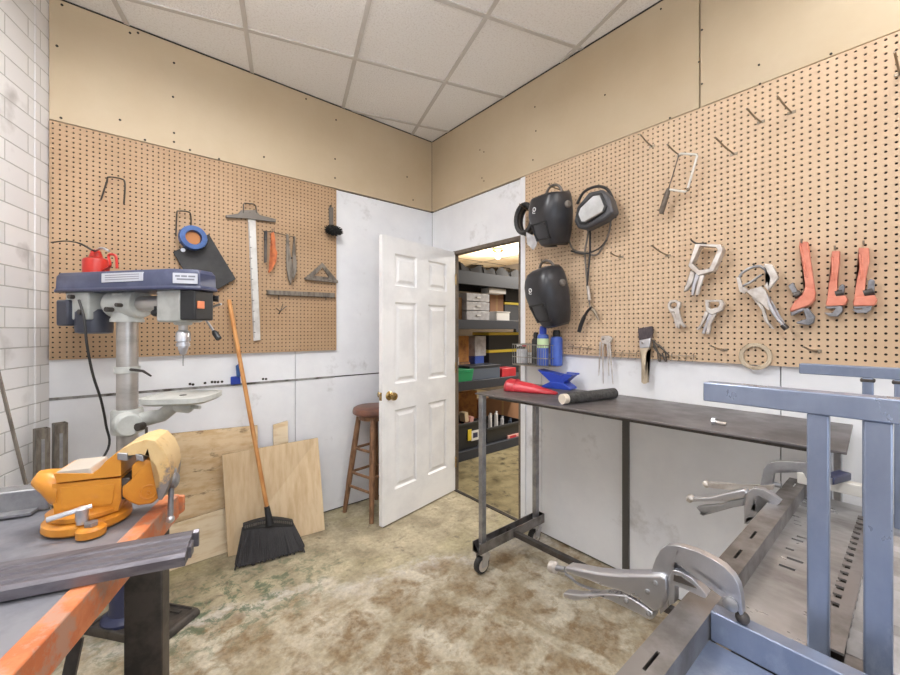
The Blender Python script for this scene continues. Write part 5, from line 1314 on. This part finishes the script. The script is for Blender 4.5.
# perforated angle strip
b = MB(); y0, y1 = -2.735, -2.766; n = 15; xa, xb = -1.16, -.67
b.bb(-1.30,-.64, y0-.013, y1, BZ+.010, BZ+.014)
c = -1.30
for k in range(n):
    x = xa+(xb-xa)*k/(n-1); b.bb(c, x-.008, y0, y0-.013, BZ+.010, BZ+.014); c = x+.008
b.bb(c,-.64,y0,y0-.013,BZ+.010,BZ+.014); b.bb(-1.30,-.64,y0,y0-.002,BZ-.002,BZ+.004)
b.build('perforated_angle', channel_m, t, smooth=0)
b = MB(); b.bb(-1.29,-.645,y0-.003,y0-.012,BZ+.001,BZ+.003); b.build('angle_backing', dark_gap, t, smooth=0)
# louvred vent
b = MB()
for k in range(17):
    x = -1.27+k*.033
    b.hexa([V((x,-2.766,BZ-.004)),V((x+.019,-2.766,BZ-.004)),V((x+.019,-2.86,BZ-.004)),V((x,-2.86,BZ-.004)),V((x,-2.766,BZ)),V((x+.019,-2.766,BZ+.014)),V((x+.019,-2.86,BZ+.014)),V((x,-2.86,BZ))])
b.build('louvre', channel_m, t, smooth=0)
b = MB(); b.bb(-1.31,-1.275,-2.766,-2.86,BZ-.004,BZ+.002); b.bb(-1.31,-.70,-2.855,-2.87,BZ-.004,BZ+.008); b.build('louvre_frame', channel_m, t, smooth=0)
# lower plate in front of the cross bar
b = MB(); b.bb(-1.95,-1.402,-2.618,-3.10,BZ-.010,BZ-.004); b.build('front_plate', bluesteel_m, t, smooth=0)
b = MB(); b.bb(-.562,-.530,-2.60,-3.08,CTOP+.001,CTOP+.034); b.build('end_rail', whitebar_m, t, bevel=.002)
for (x, y) in ((-1.88,-2.70),(-.55,-2.70),(-1.88,-3.05),(-.55,-3.05)):
    b = MB(); b.bb(x-.02,x+.02,y-.02,y+.02,0,BZ-.054); b.build('leg', darksteel_m, t, bevel=.002)
for y in (-2.70,-3.05):
    b = MB(); b.bb(-1.94,-.52,y-.02,y+.02,BZ-.092,BZ-.054); b.build('rail', darksteel_m, t, bevel=.002)
# upright frame: cross bar, two pairs of posts, two overhanging top rails
t = thing('tube_frame', 'blue grey steel frame of upright posts and overhanging top rails standing on the steel bed', 'frame', V((-1.32,-2.76,BZ)))
b = MB(); b.bb(-1.400,-1.372,-2.619,-3.10,BZ-.004,CTOP+.006); b.build('cross_bar', bluesteel_m, t, bevel=.002)
XF = -1.32
def yb_(px, x): d = ray(px, 400); return CAM.y+d.y*((x-CAM.x)/d.x)
def post(name, x, pxl, pxr, z0, z1):
    y0, y1 = yb_(pxl, x), yb_(pxr, x); b = MB(); b.bb(x, x+.018, y0, y1, z0, z1); return b.build(name, bluesteel_m, t, bevel=.0025)
post('post', XF, 806.5, 829, BZ, 1.2395)
post('post', XF, 863, 893, BZ, 1.2395)
zt_ = B(703,382,-XF).z; zl_ = B(703,400.5,-XF).z
b = MB(); b.bb(XF-.003, XF+.032, yb_(703,XF-.003), -3.10, zl_, zt_); b.build('top_rail', bluesteel_m, t, bevel=.002)
XR = -.63
z1 = B(799,363.5,-XR).z; z0 = B(799,373.5,-XR).z
b = MB(); b.bb(XR, XR+.03, yb_(799,XR), -3.10, z0, z1); b.build('top_rail', bluesteel_m, t, bevel=.002)
post('post', XR, 862, 873.5, BZ, z0); post('post', XR, 894, 906, BZ, z0)
for px in (863.5, 896):
    b = MB(); y = yb_(px+4, XR); b.bb(XR-.001, XR+.02, y-.014, y+.014, z0-.012, z0-.002); b.build('weld_bead', darksteel_m, t, bevel=.003)
# short blue bar lying at the far end
t = thing('blue_bar', 'short dark blue steel bar lying on the white end rail behind the front posts', 'steel bar', V((-.5,-2.7,.935)))
b = MB(); b.bar(V((-.615,-2.672,CTOP+.046)), V((-.525,-2.70,CTOP+.046)), .03, .022); b.build('bar', navy_m, t, bevel=.003)
b = MB(); b.bar(V((-.619,-2.6708,CTOP+.046)), V((-.615,-2.672,CTOP+.046)), .024, .016); b.build('bar_end', steel_m, t)

# ------------------------------------------------------------------ locking C clamps gripping the side channel
def cl(t, off, name, pts, m, th, d=0.0, bevel=.003, root=None):
    b = MB(); b.prism(PB(pts, off+d), IN_B*th); return b.build(name, m, root or t, bevel=bevel, seg=3)
def f4(pts): return [(540+x/4.09, 530+y/4.09) for x, y in pts]
O = 1.40
t = thing('locking_c_clamp', 'large chrome locking C clamp nearest the viewer gripping the slotted channel', 'clamp', B(690,590,O))
fr_ = cl(t, O, 'c_frame', f4([(455,168),(472,118),(492,80),(520,62),(570,66),(640,88),(700,117),(752,150),(790,190),(812,228),(822,270),(830,345),(818,350),(796,300),(750,280),(746,222),(690,182),(600,142),(545,126),(533,148),(526,200),(520,320),(492,345),(478,300),(470,220)]), chrome_m, .016)
b = MB(); p = B(*f4([(780,304)])[0], O+.002); b.lathe(p, V((-1,0,0)), [(.011,-.002),(.011,.002),(.006,.005),(.001,.006)], 18); b.build('pivot_rivet', steel_m, fr_)
b = MB(); p = B(*f4([(828,358)])[0], O-.008); b.ball(p, .010); p2 = B(*f4([(824,338)])[0], O-.008); b.tube([p2,p], .006, 10); b.build('swivel_pad', darksteel_m, fr_)
hd_ = cl(t, O, 'handle', f4([(100,150),(160,160),(230,174),(330,182),(430,182),(490,182),(514,190),(518,280),(500,320),(462,340),(440,318),(400,288),(330,254),(250,230),(190,205),(150,192),(98,172)]), chrome_m, .030, .008, .007)
for (x, y) in ((472,218),(440,252)):
    b = MB(); p = B(*f4([(x,y)])[0], O+.008); b.lathe(p, V((-1,0,0)), [(.0045,-.001),(.0045,.0015),(.002,.0025)], 12); b.build('rivet', steel_m, hd_)
lv = cl(t, O, 'lever', f4([(92,258),(150,266),(220,264),(282,260),(350,266),(410,300),(464,342),(462,366),(446,370),(400,345),(340,316),(290,292),(240,276),(190,288),(140,292),(96,278)]), chrome_m, .024, .004, .004)
for (x, y) in ((444,342),(352,292)):
    b = MB(); p = B(*f4([(x,y)])[0], O+.005); b.lathe(p, V((-1,0,0)), [(.0045,-.001),(.0045,.0015),(.002,.0025)], 12); b.build('rivet', steel_m, lv)
b = MB(); b.tube(spline(PB(f4([(104,178),(130,198),(160,222),(220,244),(250,250)]), O-.012), 4), .003, 8); b.build('release_wire', steel_m, t)
cl(t, O, 'moving_jaw', f4([(528,188),(545,164),(575,172),(620,198),(652,232),(682,268),(676,280),(655,272),(610,250),(552,226),(548,262),(550,300),(526,308)]), chrome_m, .020, .004, .004)
cl(t, O, 'jaw_groove', f4([(548,182),(575,190),(618,220),(640,240),(600,226),(545,208)]), darksteel_m, .002, .006, .0005)
b = MB(); b.tube(PB(f4([(58,153),(104,162)]), O-.007), .0062, 12); sc_ = b.build('adjusting_screw', steel_m, t)
b = MB(); b.tube(PB(f4([(40,146),(44,150),(64,154),(68,156)]), O-.007), [.008,.0125,.0125,.008], 16); b.build('screw_knob', silverw_m, sc_)
def f5(pts): return [(680+x/3.75, 340+y/3.75) for x, y in pts]
O = .80
t = thing('locking_c_clamp', 'middle locking C clamp further along the slotted channel, its hooked jaw in view', 'clamp', B(750,500,O))
cl(t, O, 'c_frame', f5([(240,690),(240,600),(250,572),(275,556),(310,560),(345,580),(378,606),(370,616),(320,596),(290,580),(274,590),(272,690)]), chrome_m, .022)
cl(t, O, 'handle', f5([(45,590),(110,590),(180,572),(240,560),(252,575),(236,595),(180,605),(110,606),(45,606)]), chrome_m, .03, .01, .004)
cl(t, O, 'lever', f5([(60,628),(90,622),(150,618),(200,602),(240,596),(238,622),(200,628),(150,642),(85,660),(72,652),(120,636),(70,640)]), steel_m, .02, .006, .002)
b = MB(); b.tube(PB(f5([(28,586),(34,590),(46,600),(50,604)]), O-.01), [.008,.014,.013,.008], 14); b.build('screw_knob', silverw_m, t)
b = MB(); b.tube(PB(f5([(45,598),(60,598)]), O-.01), .006, 12); b.build('adjusting_screw', steel_m, t)
O = .66
t = thing('locking_c_clamp', 'farthest locking C clamp with a tall dark C frame partly behind the front post', 'clamp', B(770,480,O))
cl(t, O, 'c_frame', f5([(298,560),(312,485),(328,464),(356,456),(420,456),(480,462),(500,480),(500,520),(474,520),(462,496),(430,486),(365,488),(352,500),(344,560)]), steel_m, .022)
cl(t, O, 'handle', f5([(105,536),(160,540),(230,550),(300,548),(350,545),(350,560),(300,566),(220,566),(160,560),(105,552)]), silverw_m, .026, .01, .004)
b = MB(); b.tube(PB(f5([(90,530),(96,536),(104,546),(108,552)]), O-.01), [.007,.011,.011,.007], 14); b.build('screw_knob', silverw_m, t)
b = MB(); b.tube(PB(f5([(330,552),(350,540),(380,545)]), O-.01), .008, 10); b.build('jaw_pad', steel_m, t)

# ================================================================== STOREROOM SHELVES seen through the doorway
SY = .20
def SH(px, py, dy=0.0): return A(px, py, -(SY+dy))
t = thing('storage_rack', 'heavy black storage rack with shelves seen through the open doorway', 'shelving', V((1.15,.5,0)))
decks = []
for (pt, pb) in ((273,286),(320,329),(379.5,388),(446,455)):
    p, q = SH(485, pt), SH(485, pb); decks.append(p.z)
    for y in (SY, SY+.58):
        b = MB(); b.bb(.27, 2.05, y, y+.04, q.z, p.z); b.build('beam', shelfblack_m, t, bevel=.003)
    b = MB(); b.bb(.27, 2.05, SY+.04, SY+.58, p.z-.03, p.z-.004)
    b.build('shelf_deck', shelfgrey_m, t, smooth=0)
for x in (.20, 2.05):
    for y in (SY, SY+.57):
        b = MB(); b.bb(x, x+.07, y, y+.05, 0, 2.1); b.build('upright', shelfblack_m, t, bevel=.003)
def sbox(name, label, cat, x0, x1, y0, y1, dy, dep, m, deck=None, lid=None, group=None, bev=.004, sticker=None, taper=0.0, lidh=.03):
    p, q = SH(x0, y1, dy), SH(x1, y0, dy); xm_ = (x0+x1)/2; p.z = SH(xm_, y1, dy).z; q.z = SH(xm_, y0, dy).z; zb = decks[deck] if deck is not None else p.z
    yy = SY+dy; t = thing(name, label, cat, V(((p.x+q.x)/2, yy+dep/2, zb)), group)
    b = MB(); k = taper
    b.loft([[V((p.x+k,yy+k,zb)),V((q.x-k,yy+k,zb)),V((q.x-k,yy+dep-k,zb)),V((p.x+k,yy+dep-k,zb))],[V((p.x,yy,q.z)),V((q.x,yy,q.z)),V((q.x,yy+dep,q.z)),V((p.x,yy+dep,q.z))]])
    bo = b.build('body', m, t, bevel=bev)
    if lid:
        b = MB(); b.bb(p.x-.008, q.x+.008, yy-.008, yy+dep+.008, q.z, q.z+lidh); b.build('lid', lid, t, bevel=.004)
    else:
        b = MB(); xm = (p.x+q.x)/2; b.bb(xm-.02, xm+.02, yy-.0006, yy, zb+.01, q.z-.004) if m in (card_m, card2_m) else b.bb(p.x+.02, q.x-.02, yy-.002, yy, q.z-.03, q.z-.022)
        b.build('tape' if m in (card_m, card2_m) else 'rim', ply_edge if m in (card_m, card2_m) else m, bo)
    if sticker:
        for (sx0, sx1, sy0, sy1, sm) in sticker:
            a, c = SH(sx0, sy1, dy), SH(sx1, sy0, dy); b = MB(); b.bb(a.x, c.x, yy-.003, yy+.004, a.z, c.z); b.build('sticker', sm, t, smooth=0)
    return t, p, q, zb
g = 'boxes on the storeroom rack'
# top of the rack: black covers
for (x0, x1, y0, dy, lab) in ((452,470,261,.03,'black covered bundle on top of the rack at its left end'),(471,496,265,.05,'black covered bundle on top of the rack in the middle'),(497,524,268,.04,'black covered bundle on top of the rack at its right end')):
    p, q = SH(x0, 273, dy), SH(x1, y0, dy); tt = thing('covered_bundle', lab, 'bundle', V(((p.x+q.x)/2, SY+.25, decks[0])), 'black bundles on top of the rack')
    b = MB(); nn = 9; rings = []
    for k in range(nn):
        f = k/(nn-1); x = p.x+(q.x-p.x)*f; hgt = (q.z-decks[0])*(.75+.25*math.sin(f*9+x*5))*(.7 if k in (0, nn-1) else 1)
        rings.append([V((x,SY+dy,decks[0])), V((x,SY+dy+.02,decks[0]+hgt*.8)), V((x,SY+dy+.15,decks[0]+hgt)), V((x,SY+.45,decks[0]+hgt*.8)), V((x,SY+.5,decks[0]))])
    b.loft(rings); b.build('cover', rubber_m, tt)
    b = MB(); xm = (p.x+q.x)/2; b.tube([V((xm,SY+dy-.003,decks[0]+.003)), V((xm,SY+dy+.018,decks[0]+(q.z-decks[0])*.8)), V((xm,SY+dy+.15,decks[0]+(q.z-decks[0])*1.0))], .006, 6); b.build('cord', tote_m, tt)
# upper bay
sbox('cardboard_box', 'tan cardboard box at the left of the upper bay of the storeroom rack', 'box', 449, 462, 297, 320, .12, .34, card_m, 1)
for k, (y0, y1) in enumerate(((311,320),(302,310.4),(293.5,301.4))):
    tt, p, q, zb = sbox('plastic_drawer', ('lowest','middle','topmost')[k]+' clear plastic drawer box of the stack in the upper bay', 'drawer box', 466.6, 489.5, y0, y1, .06, .36, cleartote_m, 1 if k == 0 else None, None, 'clear drawer boxes')
    b = MB(); xm = (p.x+q.x)/2; b.bb(xm-.03, xm+.03, SY+.048, SY+.06, (zb+q.z)/2-.008, (zb+q.z)/2+.008); b.build('handle', whitebox_m, tt)
sbox('cardboard_box', 'brown cardboard box behind the small white carton in the upper bay', 'box', 490, 503.5, 294, 320, .2, .3, card2_m, 1)
sbox('carton', 'small white carton in front of the brown box in the upper bay', 'box', 496.5, 509.5, 312.5, 320, .04, .14, whitebox_m, 1, whitebox_m, lidh=.01)
sbox('tote', 'black tote with yellow lid at the right of the upper bay', 'tote', 504.5, 526, 305, 320, .22, .34, tote_m, 1, yellow_m)
sbox('tote', 'black tote stacked on top of the yellow lidded tote in the upper bay', 'tote', 505.5, 526, 291, 301.9, .22, .34, tote_m, None, tote_m)
sbox('tray', 'shallow white tray on the drawer stack under the rack top', 'tray', 489, 506, 288.5, 293.4, .05, .13, whitebox_m, None)
# middle bay
sbox('crate', 'orange brown crate at the left of the middle bay', 'crate', 456, 469, 336, 362, .25, .3, amberbox_m, None)
sbox('crate', 'low wooden crate under the orange brown crate in the middle bay', 'crate', 455, 470, 362.3, 380, .25, .3, card2_m, 2)
sbox('parts_case', 'slate tool case lying in the middle bay of the rack', 'tool case', 469.5, 500, 367.5, 380, .03, .22, slate_m, 2, shelfblack_m, lidh=.025)
sbox('green_bin', 'green plastic bin at the front left of the middle bay', 'bin', 456, 474, 369.5, 380, .0, .2, green_m, 2, None, taper=.015)
sbox('notice_card', 'white carton standing upright beside the green bin', 'box', 453.5, 459, 357.5, 380, .22, .02, whitebox_m, 2)
tt = sbox('tote', 'lower black tote with yellow lid in the middle bay', 'tote', 489, 526, 352, 366, .28, .28, tote_m, None, yellow_m, lidh=.035)
sbox('tote', 'upper black tote with yellow lid in the middle bay', 'tote', 489, 526, 335, 349, .28, .28, tote_m, None, yellow_m, lidh=.035)
sbox('crate', 'dark crate under the yellow lidded totes at the back of the middle bay', 'crate', 489, 526, 366.2, 380, .28, .28, tote_m, 2)
sbox('blue_can_box', 'small blue box beside the slate tool case in the middle bay', 'box', 475, 484, 356, 367, .26, .12, bluemetal_m, None)
sbox('crate', 'grey crate under the small blue box', 'crate', 474.5, 488, 367.2, 380, .26, .25, cleartote_m, 2)
sbox('grey_carton', 'pale printed carton on the small blue box in the middle bay', 'box', 475, 486, 336, 355.8, .26, .2, cleartote_m, None)
sbox('red_box', 'small red box at the right of the tool case in the middle bay', 'box', 502, 516, 368, 380, .02, .16, redp_m, 2)
# lower bay
stk1 = [(468,471.5,429,441,yellow_m),(471.7,479,429.5,441,whitebox_m),(473,477.5,432,438,navy_m)]
stk2 = [(508,519.5,433,442,pink_m),(510,516,434.5,440.5,redp_m)]
for (lab, x0, x1, stk, its) in (('black open tote with a yellow and white sticker on the bottom shelf', 456.5, 480, stk1, ((461,pink_m,424),(464,ply2_m,412),(469,pink_m,416),(474,rust_m,424))),
                                ('black open tote with a pink sticker on the bottom shelf', 487, 523, stk2, ((490,whitebox_m,413),(496,whitebox_m,411),(502,cleartote_m,416),(510,slate_m,418)))):
    p, q = SH(x0, 446, .03), SH(x1, 420, .03); zb = decks[3]; dep = .42; tt = thing('tote', lab, 'tote', V(((p.x+q.x)/2, SY+.24, zb)), 'open totes on the bottom shelf')
    y0, y1 = SY+.03, SY+.03+dep; k = .02
    def rr(e, z): return [V((p.x+e,y0+e,z)),V((q.x-e,y0+e,z)),V((q.x-e,y1-e,z)),V((p.x+e,y1-e,z))]
    b = MB(); b.loft([rr(k,zb), rr(0,q.z-.03), rr(-.012,q.z-.03), rr(-.012,q.z), rr(.004,q.z), rr(.010,q.z-.06), rr(k+.006,zb+.1)]); b.build('body', tote_m, tt, bevel=.003)
    for (sx0, sx1, sy0, sy1, sm) in stk:
        a, c = SH(sx0, sy1, .03), SH(sx1, sy0, .03); d_ = .002 if sm in (navy_m,) or sx0 == 510 else .0
        b = MB(); b.bb(a.x, c.x, y0-.001-d_, y0+.02, a.z, c.z); b.build('sticker', sm, tt, smooth=0)
    for n_, (ix, im, iy) in enumerate(its):
        a = SH(ix, iy, .15); it = thing('stored_item', ('pale','tan','pink','rust','white','cream','grey','slate')[n_+(4 if x0 > 480 else 0)]+' item poking out of the '+('left' if x0 < 480 else 'right')+' open tote on the bottom shelf', 'item', V((a.x,SY+.15,zb+.1)), 'things in the open totes')
        b = MB()
        if x0 < 480: b.box(V((a.x,SY+.15,a.z-.05)), (.05,.09,.10), Matrix.Rotation(.3*n_-.4, 3, 'Y'))
        else: b.tube([V((a.x,SY+.15,zb+.11)), V((a.x,SY+.15,a.z-.03))], .022, 12)
        b.build('body', im, it); b = MB(); b.tube([V((a.x,SY+.15,a.z-.03)), V((a.x+.01,SY+.15,a.z))], [.016,.012], 12); b.build('top', im, it)
sbox('crate', 'orange brown crate on the bottom bay behind the left open tote', 'crate', 455, 477, 392, 446, .475, .09, amberbox_m, 3)
sbox('crate', 'low brown crate hanging board behind the right open tote', 'crate', 479, 524, 396, 446, .475, .09, card2_m, 3)
